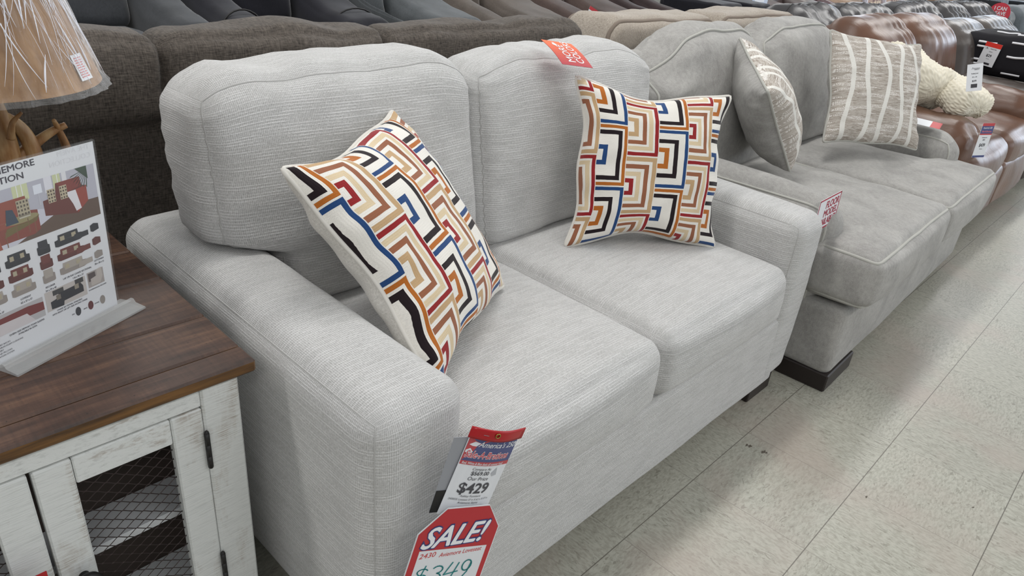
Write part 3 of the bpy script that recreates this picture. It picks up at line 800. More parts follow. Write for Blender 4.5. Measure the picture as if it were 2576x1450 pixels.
# ---------------------------------------------------------------- sign holder with brochure
SH = thing('sign_holder', 'clear acrylic sign holder with a sofa collection flyer, on the white end table', 'sign holder', (-.88, .53, .627))
bR = np.array([-.783, .572, .627]); bL = np.array([-.990, .480, .627]); ex = (bR - bL); wL = np.linalg.norm(ex); ex /= wL
ez = np.array([-.011, -.017, .279]); ez /= np.linalg.norm(ez); ny = np.cross(ex, ez)          # towards the viewer
fb = lambda x, y, h=0: bL + ex * x + np.array([0, 0, 1.]) * y + np.array([ex[1], -ex[0], 0]) * h
V = []; F = []
prof = [(.0, .0), (-.030, .0), (-.030, .003), (-.010, .006), (-.006, .012), (-.001, .012), (-.001, .006), (.024, .003), (.024, 0)]
for x in (0, wL): V += [bL + ex * x + np.array([ex[1], -ex[0], 0]) * -d + np.array([0, 0, z + .0004]) for d, z in prof]
n = len(prof); F = [list(range(n)), list(range(n, 2 * n))[::-1]] + [[k, n + k, n + (k + 1) % n, (k + 1) % n] for k in range(n)]
obj('acrylic_base', V, F, M['base_acrylic'], SH, smooth=False)
o0 = bL + ex * .004 + np.array([0, 0, .0085]) + np.array([-ex[1], ex[0], 0]) * .003
fl = frame(o0, ex, ez)
PW, PH = .1985, .2765
for h0, nm in ((.0022, 'front_pane'), (-.0012, 'rear_pane')):
    V, F = slab(lambda x, y, h: fl(x, y, h + h0), -.062, 0, PW + .002, PH + .003, .0014, 1, 1); obj(nm, V, F, M['clear'], SH, smooth=False)
V, F = slab(fl, -.060, .001, PW, PH, .0004, 1, 1); obj('flyer', V, F, M['card_w'], SH, smooth=False)
M['edge_dark'] = plain('acrylic_edge_tint', (120, 122, 122), .2)
P = Print(); K = srgb(52, 48, 62); BR_, DR_ = srgb(134, 66, 54), srgb(104, 46, 40)
P.text('THE AVIEMORE', .1267, .2472, .0125, K, 2, 'RIGHT', bold=.026, sx=1.30); P.text('COLLECTION', .1067, .2335, .0125, K, 2, 'RIGHT', bold=.026, sx=1.30)
for t_, y_ in (('THE AVIEM', .2495), ('COLLECTION', .2370)): P.text(t_, .2235, y_, .0105, srgb(218, 219, 224), 1, 'LEFT', sx=-1.15)
GH = srgb(212, 213, 219)
# room photograph
x0, x1, y0, y1 = -.05, .2255, .1455, .2260
P.rect(x0, y0, x1, y1, srgb(184, 184, 196), 1)
P.poly([(x0, y0), (x1, y0), (x1, y0 + .028), (x0, y0 + .040)], srgb(96, 76, 64), 2)
P.poly([(.045, y0), (.075, y0), (.160, y0 + .030), (.105, y0 + .042), (.050, y0 + .036)], srgb(206, 206, 218), 3)
for a, b, c in ((.083, .108, srgb(206, 212, 170)), (.150, .163, srgb(204, 210, 168)), (.135, .148, srgb(224, 224, 232)), (.166, .174, srgb(226, 226, 230)), (.058, .062, srgb(120, 110, 150)), (.040, .055, srgb(88, 80, 118)), (.02, .036, srgb(196, 160, 140))):
    P.rect(a, y0 + (.058 if b > .07 else .060), b, y1 - (.0 if b > .07 else .008), c, 2)
for a in (.090, .098, .157): P.rect(a, y0 + .056, a + .0012, y1, srgb(238, 238, 244), 3)
P.rect(.116, y0 + .061, .130, y0 + .074, srgb(226, 230, 240), 3); P.rect(.122, y0 + .044, .1245, y0 + .061, srgb(190, 190, 200), 3)
def sofa_ic(x, y, w, h, c, d, lay=3, pil=True):
    P.poly([(x + .12 * w, y + .5 * h), (x + .14 * w, y + h), (x + .86 * w, y + h), (x + .88 * w, y + .5 * h)], c, lay)
    P.poly([(x, y + .08 * h), (x, y + .58 * h), (x + .16 * w, y + .64 * h), (x + .2 * w, y + .38 * h), (x + .8 * w, y + .38 * h), (x + .84 * w, y + .64 * h), (x + w, y + .58 * h), (x + w, y + .08 * h), (x + .9 * w, y), (x + .1 * w, y)], d, lay + 1)
    P.rect(x + .18 * w, y + .36 * h, x + .82 * w, y + .50 * h, c, lay + 2)
    if pil: P.rect(x + .2 * w, y + .45 * h, x + .36 * w, y + .82 * h, srgb(176, 166, 142), lay + 3); P.rect(x + .62 * w, y + .45 * h, x + .78 * w, y + .82 * h, srgb(176, 166, 142), lay + 3)
sofa_ic(.0065, y0 + .006, .110, .058, srgb(146, 74, 58), BR_, 4, False); P.poly([(.006, y0), (.052, y0 + .0), (.046, y0 + .034), (.006, y0 + .036)], srgb(160, 86, 68), 7)
P.rect(.085, y0 + .036, .105, y0 + .060, srgb(176, 166, 142), 8)
for i in range(4):
    for j in range(4): P.rect(.0862 + i * .005, y0 + .038 + j * .0057, .0886 + i * .005, y0 + .041 + j * .0057, srgb(84, 72, 62), 9)
P.poly([(.128, y0 + .026), (.128, y0 + .048), (.150, y0 + .050), (.153, y0 + .068), (.196, y0 + .068), (.198, y0 + .054), (.206, y0 + .052), (.206, y0 + .028), (.185, y0 + .014)], DR_, 4)
P.poly([(.184, y0 + .015), (.184, y0 + .050), (.206, y0 + .052), (.206, y0 + .028)], srgb(150, 64, 52), 5)
P.poly([(.153, y0 + .068), (.172, y0 + .050), (.196, y0 + .054), (.196, y0 + .068)], srgb(128, 54, 46), 5)
P.poly([(.167, y0 + .050), (.186, y0 + .050), (.192, y0 + .020), (.182, y0 + .018), (.178, y0 + .030), (.171, y0 + .044)], srgb(226, 224, 230), 6)
for a in (.137, .158): 
    P.rect(a, y0 + .042, a + .013, y0 + .062, srgb(190, 178, 152), 7)
    for i in range(3):
        for j in range(4): P.rect(a + .001 + i * .0045, y0 + .043 + j * .0049, a + .0033 + i * .0045, y0 + .0456 + j * .0049, srgb(74, 58, 50), 8)
P.poly([(.058, y0 + .014), (.112, y0 + .024), (.118, y0 + .032), (.064, y0 + .026)], srgb(112, 98, 54), 6)
P.disc(.090, y0 + .033, .027, srgb(150, 140, 100), 7, 24, .0055)
for a, b in ((.060, y0 - .006 + .006), (.078, y0 + .006), (.108, y0 + .008), (.098, y0 + .01)): P.rect(a, b, a + .0013, b + .022, srgb(128, 92, 66), 7)
P.poly([(.064, y0 + .030), (.068, y0 + .052), (.078, y0 + .050), (.084, y0 + .030)], srgb(52, 66, 84), 8)
P.rect(.086, y0 + .034, .104, y0 + .040, srgb(190, 186, 170), 8)
for k in range(9):
    a = PI + .2 + k * .17; P.poly([(.2115, y1 - .004), (.2115 + .030 * math.cos(a) - .0, y1 - .004 + .030 * math.sin(a) * .9), (.2115 + .034 * math.cos(a + .07), y1 - .004 + .032 * math.sin(a + .07) * .9)] if k < 8 else [(.2115, y1), (.190, y1), (.2115, y1 - .02)], srgb(58, 78, 62), 5)
P.rect(.2118, y0, .24, y1 + .01, WHT, 1) if 0 else None
# product thumbnails
SL, OX, ST_ = (srgb(46, 48, 56), srgb(36, 38, 46)), (srgb(110, 52, 46), srgb(92, 40, 36)), (srgb(172, 164, 156), srgb(150, 142, 136))
for r_, (c, d) in enumerate((SL, OX, ST_)):
    yy = .116 - r_ * .0225
    sofa_ic(.006, yy - .001, .036, .019, c, d); sofa_ic(.050, yy, .040, .019, c, d)
    sofa_ic(.103, yy + .001, .022, .021, c, d, pil=False)
    sofa_ic(.134, yy + .003, .050, .018, c, d); P.poly([(.168, yy + .004), (.170, yy + .013), (.196, yy + .013), (.196, yy + .005)], c, 8)
    P.poly([(.201, yy + .008), (.201, yy + .017), (.208, yy + .0195), (.217, yy + .017), (.217, yy + .008), (.205, yy + .006)], d, 5)
def tx(t, x, y, s=.0044): P.text(t, x, y, s, K, 3, 'CENTER', bold=.02, sx=.95)
for t, x, y in (('SOFA', .024, .062), ('93 x 37 x 37', .024, .0565), ('LOVESEAT', .071, .0635), ('62 x 37 x 37', .071, .058), ('RECLINER', .114, .0645), ('34 x 39 x 40', .114, .059), ('LAF OR RAF CHAISE SECTIONAL', .165, .066), ('118 x 90 x 37', .165, .0605), ('OTTOMAN', .209, .073), ('38 x 38 x 21', .209, .0675)): tx(t, x - .001, y, .0040)
# lower photographs
P.rect(.006, .024, .096, .055, srgb(186, 184, 186), 1); P.poly([(.006, .036), (.096, .034), (.096, .047), (.07, .05), (.006, .049)], srgb(120, 48, 46), 2); P.poly([(.006, .024), (.078, .024), (.066, .040), (.020, .041), (.006, .036)], srgb(212, 206, 208), 3)
P.rect(.100, .026, .176, .058, srgb(196, 190, 186), 1); P.rect(.114, .048, .134, .056, srgb(60, 60, 60), 2); P.rect(.156, .050, .172, .058, srgb(60, 60, 60), 2)
P.poly([(.108, .028), (.108, .040), (.122, .042), (.124, .049), (.166, .050), (.170, .044), (.170, .034), (.132, .033), (.130, .026)], srgb(34, 36, 44), 3)
P.rect(.119, .039, .127, .047, srgb(120, 112, 100), 5); P.rect(.154, .043, .162, .051, srgb(150, 142, 126), 5)
P.rect(.180, .034, .2125, .060, srgb(168, 160, 156), 1); P.poly([(.182, .044), (.182, .058), (.196, .058), (.197, .044)], srgb(84, 72, 72), 2); P.poly([(.186, .036), (.186, .048), (.199, .050), (.199, .060), (.209, .061), (.210, .046), (.204, .036)], srgb(190, 182, 176), 3)
tx('CHAISE SECTIONAL AVAILABLE', .140, .0215, .0036); tx('WITH RIGHT OR LEFT SIDE FACING CHAISE', .140, .0172, .0036); tx('POWER/MANUAL RECLINER', .197, .029, .0030)
tx('QUEEN SIZE MEMORY FOAM SLEEPER', .062, .018, .0038); tx('AVAILABLE IN SOFA', .062, .0135, .0038)
for x, c, t in ((.153, SL[0], 'INK'), (.178, srgb(96, 36, 40), 'SPICE'), (.2025, srgb(150, 142, 136), 'STONE')):
    P.disc(x, .005, .0052, c, 4, 28, .0075); P.text(t, x - .0075, .003, .0030, K, 4, 'RIGHT', bold=.02)
for k, t in enumerate(('REINFORCED ATTACHED BACKS', 'HIGH-RESILIENCY PREMIUM FOAM CUSHIONS', 'POLYESTER UPHOLSTERY', 'ZIPPERS IN BACKS AND PILLOWS', 'PLATFORM FOUNDATION SYSTEM')): P.text(t, -.022, .010 - k * .0044, .0036, K, 3)
P.build('flyer_print', lambda x, y, h: fl(.9 * x - .0095, y + .0185, h + .0001), SH, 'print', .00006)
# ---------------------------------------------------------------- table lamp with antler base
LC = (-.895, .68)
LP = thing('table_lamp', 'antler table lamp with plastic-wrapped tan shade on the white end table', 'lamp', (LC[0], LC[1], .627))
def m_shade():
    N = NT('tan_lamp_shade'); ob = N.ob(); g = N.noise(N.scale(ob, (60, 60, 12)), 1, 3, .6)
    return N.fin(N.ramp(g, [(.3, srgb(134, 98, 62)), (.7, srgb(168, 130, 88))]), .8, g, .1, .001)
M['shade'] = m_shade()
def m_antler():
    N = NT('brown_antler'); ob = N.ob(); g = N.noise(N.scale(ob, (30, 30, 9)), 1, 4, .6)
    return N.fin(N.ramp(g, [(.3, srgb(84, 56, 30)), (.5, srgb(140, 100, 58)), (.75, srgb(196, 168, 122))]), .45, g, .3, .002)
M['antler'] = m_antler()
def m_wrap():
    N = NT('crinkled_cellophane'); ob = N.ob()
    fold = N.noise(N.scale(ob, (22, 22, 4), (.0, .35, .2)), 1, 4, .65, 1.2); fine = N.noise(ob, 60, 3, .6)
    lw = N.n('LayerWeight', {'Blend': .35}).outputs[1]
    return N.fin((1, 1, 1, 1), .07, N.math('ADD', fold, N.math('MULTIPLY', fine, .15)), 1.0, .02, Alpha=N.math('ADD', .05, N.math('MULTIPLY', lw, .35)), Specular_IOR_Level=1.0)
M['wrap'] = m_wrap()
r0, r1, z0, z1 = .152, .078, .983, 1.20
N_ = 96
def cone(name, ra, rb, za, zb, mat, parent, wob=0, nz=24, seed=0, flare=0):
    V = []; F = []
    for j in range(nz + 1):
        t = j / nz
        for k in range(N_):
            a = 2 * PI * k / N_; r = ra + (rb - ra) * t
            if wob: r += wob * (abs(math.sin(a * 13 + 2.2 * math.sin(t * 3 + a * 2) + seed)) - .2) + wob * .9 * math.sin(a * 29 + t * 6 + seed)
            if flare: r += flare * max(0, .06 - t) / .06
            V.append((LC[0] + r * math.cos(a), LC[1] + r * math.sin(a), za + (zb - za) * t))
    for j in range(nz):
        for k in range(N_):
            l = (k + 1) % N_; F.append([j * N_ + k, j * N_ + l, (j + 1) * N_ + l, (j + 1) * N_ + k])
    return obj(name, V, F, mat, parent)
cone('lamp_shade', r0, r1, z0, z1, M['shade'], LP, nz=6)
cone('plastic_wrap', r0 + .004, r1 + .005, z0 - .006, z1 + .01, M['wrap'], LP, wob=.0028, nz=50, flare=.006)
M['wrapglint'] = NT('cellophane_highlight').fin(srgb(245, 246, 255), .12, Alpha=.75, Specular_IOR_Level=1.0)  # near-white tubes along the wrap's creases, painting in its bright specular streaks
parts = []; rnd = random.Random(12)
for k in range(120):
    a0 = rnd.uniform(-2.4, .1); t0 = rnd.uniform(0, .75); Lk = rnd.uniform(.15, .7); da = rnd.uniform(-.10, .30) * (1 if k % 4 else -1); cv = rnd.uniform(-.035, .035); pts = []; wk = rnd.choice((.0002, .0003, .0005, .0005, .0008, .0013))
    for i in range(14):
        s_ = i / 13; t = min(1, t0 + Lk * s_); a = a0 + da * s_ + cv * math.sin(PI * s_); r = r0 + (r1 - r0) * t + .0066
        pts.append((LC[0] + r * math.cos(a), LC[1] + r * math.sin(a), z0 + (z1 - z0) * t))
    parts.append(tube_vf(pts, [wk * math.sin(PI * (i + .6) / 14.2) + .00008 for i in range(14)], False, 5))
V, F = merge(parts); obj('crease_highlights', V, F, M['wrapglint'], LP)
# warning label inside the wrap
P = Print(); P.rect(0, 0, .030, .034, WHT, 1)
for k in range(9): P.rect(.004, .004 + k * .0031, .004 + rnd.uniform(.016, .022), .0055 + k * .0031, srgb(206, 120, 116), 2)
al = -.86
def flab(x, y, h=0):
    t = (y + .012) / (z1 - z0); a = al + x / r0; r = r0 + (r1 - r0) * t + .0022 + h
    return np.array([LC[0] + r * math.cos(a), LC[1] + r * math.sin(a), z0 + .012 + y])
V, F = slab(flab, 0, 0, .030, .034, .0006, 4, 2); obj('warning_label', V, F, M['card_w'], LP, smooth=False); P.build('label_print', flab, LP)
lathe('lamp_base', [(.0001, 0), (.075, 0), (.078, .01), (.07, .02), (.02, .03), (.0001, .03)], (LC[0] - .03, LC[1], .6275), M['antler'], LP, axis='z')
tube('lamp_stem', [(LC[0] - .02, LC[1] + .01, .64), (LC[0], LC[1], .95), (LC[0], LC[1], 1.08)], .006, M['brass'], LP)
def spl(pts, n=26):
    pts = np.array(pts, float); out = []
    pp = np.vstack([2 * pts[0] - pts[1], pts, 2 * pts[-1] - pts[-2]])
    for i in range(1, len(pp) - 2):
        for t in np.linspace(0, 1, n // (len(pts) - 1) + 1, endpoint=(i == len(pp) - 3)):
            out.append(.5 * (2 * pp[i] + (pp[i + 1] - pp[i - 1]) * t + (2 * pp[i - 1] - 5 * pp[i] + 4 * pp[i + 1] - pp[i + 2]) * t * t + (-pp[i - 1] + 3 * pp[i] - 3 * pp[i + 1] + pp[i + 2]) * t ** 3))
    return np.array(out)
def antler(pts, r0_, r1_):
    q = spl(pts); return tube('antler', q, list(np.linspace(r0_, r1_, len(q))), M['antler'], LP, seg=10)
cx, cy = LC
cx, cy = LC
Y_ = .68
antler([(cx + .045, cy, .64), (-.895, Y_, .74), (-.884, Y_, .85), (-.884, Y_, .92), (-.90, Y_ - .01, 1.0)], .020, .012)
antler([(cx + .05, cy + .02, .65), (-.868, Y_, .76), (-.852, Y_, .84), (-.853, Y_, .885), (-.866, Y_, .915), (-.89, Y_, .935), (-.92, Y_ - .01, .96)], .016, .007)
antler([(-.875, Y_ + .005, .80), (-.868, Y_ + .005, .86), (-.848, Y_ + .01, .877), (-.82, Y_ + .01, .894), (-.797, Y_ + .01, .903)], .012, .005)
antler([(-.80, Y_ + .02, .80), (-.801, Y_ + .015, .86), (-.808, Y_ + .01, .895), (-.815, Y_, .915)], .009, .003)
antler([(cx + .06, cy + .06, .66), (-.84, Y_ + .06, .74), (-.80, Y_ + .02, .80)], .014, .009)
antler([(cx - .06, cy - .03, .65), (cx - .10, cy - .02, .76), (cx - .07, cy, .88), (cx - .02, cy, .97)], .018, .009)
antler([(-.88, Y_ - .02, .90), (-.875, Y_ - .03, .925), (-.862, Y_ - .035, .94)], .006, .002)

# red-topped tag hanging on the table's door knob (only its top edge shows)
RT = thing('price_tag', 'red-topped tag on the end table door at the lower left corner', 'price tag', (-1.06, .29, .30))
ft = frame((-1.088, .2805, .4305), (1, 0, -.0), (0, -.1, .995))
V, F = slab(ft, -.02, -.14, .060, -.016, .0012); obj('tag_card', V, F, M['card_w'], RT, smooth=False)
V, F = slab(ft, -.02, -.016, .060, .001, .0018); obj('red_header', V, F, M['redvinyl'], RT, smooth=False)

# ---------------------------------------------------------------- second row: backs turned to the camera
def roll_back(name, label, x0, x1, yf, yb, zt, mat, seams, welt_mat=None, zb=.74, r=.07, wr=.008, fold=0, foldf=14, seed=0, panel=None, cat='sofa', group=None, seamline=None, res=.022, lowpuff=.02, zsag=.03, facing=1, arms=True, topw=.02):
    """sofa seen from behind: the backs of overstuffed back cushions over a lower back panel"""
    R = thing(name, label, cat, ((x0 + x1) / 2, (yf + yb) / 2 + .3, 0), 0, group)
    yc = (yf + yb) / 2
    ed = [x0] + list(seams) + [x1]
    for i in range(len(ed) - 1):
        a, b = ed[i], ed[i + 1]; xc = (a + b) / 2; hw = (b - a) / 2 + .004
        def df(P, xc=xc, hw=hw, i=i):
            P = P.copy(); x, y, z = P[..., 0], P[..., 1], P[..., 2]; u = np.abs(x - xc) / hw
            P[..., 2] -= ss(.82, 1.08, u) * ss(zb, zt, z) * zsag
            P[..., 2] += .010 * fbm(np.stack([x * 5, y * 4, 0 * x], -1), seed + i) * ss(zb, zt, z)
            if fold:
                w_ = np.sin(x * foldf * 2 * PI + 4 * vnoise(np.stack([x * 4, y * 3, z * 3], -1), seed + i * 3) + (y - yc) * 9)
                g = fold * (np.abs(w_) ** .6 * np.sign(w_)) * (.35 + .65 * (vnoise(np.stack([x * 6, z * 5, y * 5], -1), seed + 9) * .5 + .5))
                P[..., 2] += g * ss(zt - .12, zt, z); P[..., 1] -= g * (y < yc) * (1 - ss(zt - .06, zt, z))
            return P
        s = Soft((xc, yc, (zt + zb) / 2), (hw, (yb - yf) / 2, (zt - zb) / 2), r, (.004, .03, .012), df, wr, (7, 7, 7), seed + 3 * i, .45)
        c = s.mesh('back_cushion', mat, R, res, 6)
        if welt_mat:
            for off, sd in ((.98, -1), (.98, 1)):
                h = s.h; m = 70
                pts = [(-h[0] * .985, sd * h[1], z) for z in np.linspace(-h[2], h[2], 16)][:-1] + [(x, sd * h[1], h[2]) for x in np.linspace(-h[0] * .985, h[0] * .985, m)] + [(h[0] * .985, sd * h[1], z) for z in np.linspace(h[2], -h[2], 16)][1:]
                q = s.map(np.array(pts))
                for _ in range(3): q[1:-1] = (q[:-2] + q[2:] + 2 * q[1:-1]) / 4
                tube('welt', q, topw * .45, welt_mat, c, seg=6)
        if seamline:
            h = s.h; pts = [(x, -h[1] * seamline, h[2]) for x in np.linspace(-h[0] * .97, h[0] * .97, 60)]
            tube('seam', s.map(np.array(pts)), .004, M['black'], c, seg=5)
    s = Soft(((x0 + x1) / 2, yc + .02, (zb + .05) / 2 + .02), ((x1 - x0) / 2 - .01, (yb - yf) / 2, (zb - .05) / 2 + .02), .05, (.0, lowpuff, 0), None, wr * .6, (5, 5, 4), seed + 40)
    s.mesh('back_panel', mat, R, .04, 4)
    s = Soft(((x0 + x1) / 2, yb + .30, .27), ((x1 - x0) / 2 - .12, .34, .20), .06); s.mesh('seat', mat, R, .06, 4)
    if arms:
        for a in (x0 + .10, x1 - .10):
            s = Soft((a, yb + .30, .33), (.10, .42, .28), .07); s.mesh('arm', mat, R, .05, 4)
    for a in (x0 + .08, x1 - .08):
        V, F = box_vf(a - .03, a + .03, yf + .03, yf + .09, 0, .055, .004); obj('foot', V, F, M['black_wood'], R, smooth=False)
    return R
roll_back('sofa', 'dark brown-grey chenille sofa with its back to the light grey loveseat', -1.42, .985, 1.085, 1.225, .962, M['dark'], (-.485, .125), None, zb=.775, r=.034, wr=.008, seed=200, zsag=.010)
roll_back('sofa', 'taupe chenille sofa seen from behind with brown piping on its back cushions', 1.10, 2.72, 1.06, 1.30, .972, M['taupe'], (1.91,), M['welt_taupe'], zb=.60, r=.05, wr=.006, seed=230, zsag=.09)
roll_back('sofa', 'charcoal leather loveseat seen from behind, right of the taupe sofa', 2.80, 4.42, 1.06, 1.40, .985, M['black_lth'], (3.52,), None, zb=.55, r=.15, wr=.006, fold=.006, foldf=9, seed=260, zsag=.06, seamline=.15)
roll_back('sofa', 'charcoal leather sofa with pleated backs, beyond the charcoal leather loveseat', 4.55, 7.1, 1.06, 1.42, .99, M['black_lth'], (5.45, 6.25), None, zb=.55, r=.16, wr=.006, fold=.008, foldf=9, seed=290, zsag=.06, seamline=.15)

# ---------------------------------------------------------------- front row beyond the grey sofa
def lsofa(label, x0, x1, y0, backs, mat, seed, armw=.32, zt=.975, za=.60, fold=.0048):
    R = thing('leather_sofa', label, 'sofa', ((x0 + x1) / 2, y0 + .5, 0))
    for i, (a, b) in enumerate(zip(backs[:-1], backs[1:])):
        xc = (a + b) / 2; hw = (b - a) / 2 + .003
        def df(P, xc=xc, hw=hw, i=i):
            P = P.copy(); x, y, z = P[..., 0], P[..., 1], P[..., 2]; u = np.abs(x - xc) / hw
            P[..., 2] -= ss(.8, 1.08, u) * ss(.7, zt, z) * .03
            w_ = np.sin(x * 8.5 * 2 * PI + 5 * vnoise(np.stack([x * 3.5, z * 2, y * 2], -1), seed + i))
            g = fold * (np.abs(w_) ** .7 * np.sign(w_)) * np.maximum(0, vnoise(np.stack([x * 4, z * 3, y * 3], -1), seed + 5 + i) + .45)
            P[..., 2] += g * ss(.85, zt, z); P[..., 1] -= g * (y < y0 + .72) * (1 - ss(.88, zt, z))
            P[..., 1] += .20 * np.maximum(0, z - .5)
            return P
        s = Soft((xc, y0 + .66, (zt + .42) / 2), (hw, .15, (zt - .42) / 2), .14, (.004, .05, .015), df, .004, (5, 5, 5), seed + i, .6)
        c = s.mesh('back_cushion', mat, R, .02, 7)
        s = Soft((xc, y0 + .30, .375), (hw, .33, .105), .075, (.004, .03, .03), None, .006, (5, 5, 6), seed + 20 + i); s.mesh('seat_cushion', mat, R, .035, 5)
        s = Soft((xc, y0 + .005, .20), (hw, .05, .14), .045, (.0, .02, .0), None, .005, (5, 5, 6), seed + 25 + i); s.mesh('footrest', mat, R, .035, 4)
    for i, (a, b) in enumerate(((x0, x0 + armw), (x1 - armw, x1))):
        xc = (a + b) / 2
        def df(P, xc=xc, i=i):
            P = P.copy(); x, y, z = P[..., 0], P[..., 1], P[..., 2]
            P[..., 0] = xc + (x - xc) * (1 - .20 * ss(.45, .36, z))
            P[..., 1] += ss(.42, .30, z) * .07 * (y < y0 + .4)
            P[..., 2] += .01 * np.sin(np.clip((z - .38) / .08, -1, 1) * PI) * 0
            n_ = fbm(P * np.array([9, 14, 9]), seed + i, 3); P[..., 2] += .006 * n_
            P[..., 1] += .012 * np.sin((x - xc) * 60 + 3 * n_) * ss(y0 + .14, y0, y) * ss(.42, .52, z)
            return P
        s = Soft((xc, y0 + .44, .49), (armw / 2, .44, .125), .11, (.012, .012, .02), df, .006, (6, 6, 6), seed + 30 + i); s.mesh('arm_pad', mat, R, .022, 7)
        s = Soft((xc, y0 + .46, .22), (armw / 2 - .03, .40, .17), .05, (.012, .015, 0), None, .006, (6, 6, 6), seed + 33 + i); s.mesh('arm_base', mat, R, .035, 4)
    s = Soft(((x0 + x1) / 2, y0 + .86, .47), ((x1 - x0) / 2 - .02, .06, .40), .05); s.mesh('back_panel', mat, R, .06, 4)
    V, F = box_vf(x0 + .05, x1 - .05, y0 + .08, y0 + .80, .0, .07, .004); obj('base', V, F, M['black'], R, smooth=False)
    return R
lsofa('brown leather reclining loveseat right after the mid grey sofa', 2.64, 4.36, .10, (2.76, 3.50, 4.30), M['brown_lth'], 400)
lsofa('dark taupe leather reclining sofa behind the black dashed throw', 4.40, 6.20, .10, (4.42, 5.22, 6.12), M['grey_lth'], 430, zt=.932)
# cream knit throw on the brown leather arm
def m_knit():
    return plain('cream_chunky_yarn', (226, 219, 200), .95, Sheen_Weight=.3)
M['knit'] = m_knit()
def knit_lobe(name, c, h, rot, parent, seed, cw=.034, ch=.026, amp=.0085, twist=.0):
    s = Soft(c, h, min(h) * .97, (.0, .0, .0), None, 0, (4, 4, 4), seed)
    s.c = np.zeros(3); s.h = np.array(h, float)
    E_ = np.array(Euler(rot).to_matrix())
    T = [axis_ts(s.h[a], s.r, max(2, int(2 * (s.h[a] - s.r) / .004)), 16 if min(h) < .09 else 22) for a in range(3)]
    o = s.mesh(name, M['knit'], None, .0042, 18)
    me = o.data; n = len(me.vertices); V = np.empty(n * 3); me.vertices.foreach_get('co', V); V = V.reshape(-1, 3)
    me.calc_loop_triangles(); N_ = np.empty(n * 3); me.vertices.foreach_get('normal', N_); N_ = N_.reshape(-1, 3)
    base = V + N_ * (.018 * fbm(V * 7, seed))[:, None]
    rm = (h[0] + h[2]) / 2; u = np.arctan2(V[:, 2] / h[2], V[:, 0] / h[0]) * rm + .35 * V[:, 1]; v = V[:, 1] - .2 * np.arctan2(V[:, 2] / h[2], V[:, 0] / h[0]) * rm
    sx = np.abs((u / cw) % 1 - .5) * 2; legs = np.sin(np.clip(sx, 0, 1) * PI)
    t = .5 + .5 * np.cos(2 * PI * (v / ch + sx * .8)); d = amp * (.25 + .75 * legs ** .8) * (.45 + .55 * t)
    W_ = (base + N_ * d[:, None]) @ E_.T + np.array(c)
    if parent is not None: Mx = BASE[parent]; W_ = W_ @ Mx[:3, :3].T + Mx[:3, 3]; o.parent = parent
    me.vertices.foreach_set('co', W_.ravel()); me.update(); return o
KT = thing('knit_throw', 'cream chunky knit throw bundled on the near arm of the brown leather loveseat', 'throw', (2.95, .50, .62))
knit_lobe('folded_bundle', (2.97, .53, .75), (.155, .20, .098), (.25, .15, -.5), KT, 3)
knit_lobe('lower_fold', (3.04, .33, .695), (.15, .17, .066), (.30, .1, -.3), KT, 5)
def small_tag(name, label, o, ex, ey, w, h, parent=None, cat='price tag', header=None, body=None, **kw):
    T_ = thing(name, label, cat, tuple(o)) if parent is None else parent
    f = frame(o, ex, ey); V, F = slab(f, 0, 0, w, h, .001, 1, 1); obj('tag_card', V, F, M['card_w'], T_, smooth=False)
    P = Print()
    if header: P.rect(0, h - header[0], w, h, header[1], 1)
    for a in (body or []):
        if a[0] == 't': P.text(a[1], a[2] * w, a[3] * h, a[4] * h, a[5] if len(a) > 5 else INK, 3, 'CENTER', bold=.02)
        elif a[0] == 'r': P.rect(a[1] * w, a[2] * h, a[3] * w, a[4] * h, a[5], 2)
        elif a[0] == 'p': P.poly([(x * w, y * h) for x, y in a[1]], a[2], 3)
    P.build('tag_print', f, T_); return T_
house = [('p', [(.28, .80), (.36, .88), (.44, .80), (.42, .80), (.36, .86), (.30, .80)], INK), ('t', 'furniture', .62, .82, .05), ('t', 'DEPOT', .62, .77, .05)]
small_tag('throw_label', 'white paper label tied to the cream knit throw', (2.80, .225, .742), (.15, -.98, .30), (.30, .75, 1.0), .062, .125, cat='label', body=house + [('t', 'THROW', .5, .62, .06), ('t', '50 x 60', .5, .5, .05), ('t', '$39', .5, .34, .09), ('r', .3, .12, .7, .26, INK)])
small_tag('price_tag', 'white $439 price tag with red header hanging at the front of the brown leather loveseat', (2.62, .070, .495), (.93, -.36, -.02), (.10, .02, .99), .085, .155,
          header=(.016, RED), body=[('r', 0, .70, 1, .915, NAVY), ('r', 0, .66, 1, .70, RED), ('t', "America's 250", .5, .84, .07, WHT), ('t', 'Sale-A-Brations', .5, .74, .07, srgb(230, 120, 130)), ('t', 'Compare At', .5, .57, .045), ('t', '$569', .5, .50, .05), ('t', '$439', .5, .32, .13), ('t', 'Furniture', .5, .24, .035), ('r', 0, 0, 1, .06, NAVY)])
# black throw with raised white dashes on the arm of the dark taupe sofa
BT = thing('folded_throw', 'black folded throw with white tufted dashes on the dark taupe leather sofa', 'throw', (4.72, .42, .63))
def dfb(P):
    P = P.copy(); P[..., 2] += .012 * fbm(P * 5, 77) * (P[..., 2] > .74); return P
s = Soft((4.84, .40, .765), (.24, .34, .125), .06, (.01, .03, .02), dfb, .006, (5, 5, 5), 500)
s.mesh('folded_cloth', plain('black_cotton_knit', (22, 20, 26), .95), BT, .03, 5)
dash = []
for (yy, zz) in ((-.6, .62), (-.6, .42), (-.05, .75), (.5, .62), (.5, .42), (-.05, .08), (-.6, -.30), (-.6, -.52), (.5, -.30), (.5, -.52), (-.05, -.85)):
    q = s.map(np.array([(-s.h[0], (yy + t) * s.h[1], zz * s.h[2]) for t in np.linspace(-.16, .16, 12)])); dash.append(tube_vf(q, .007, False, 6))
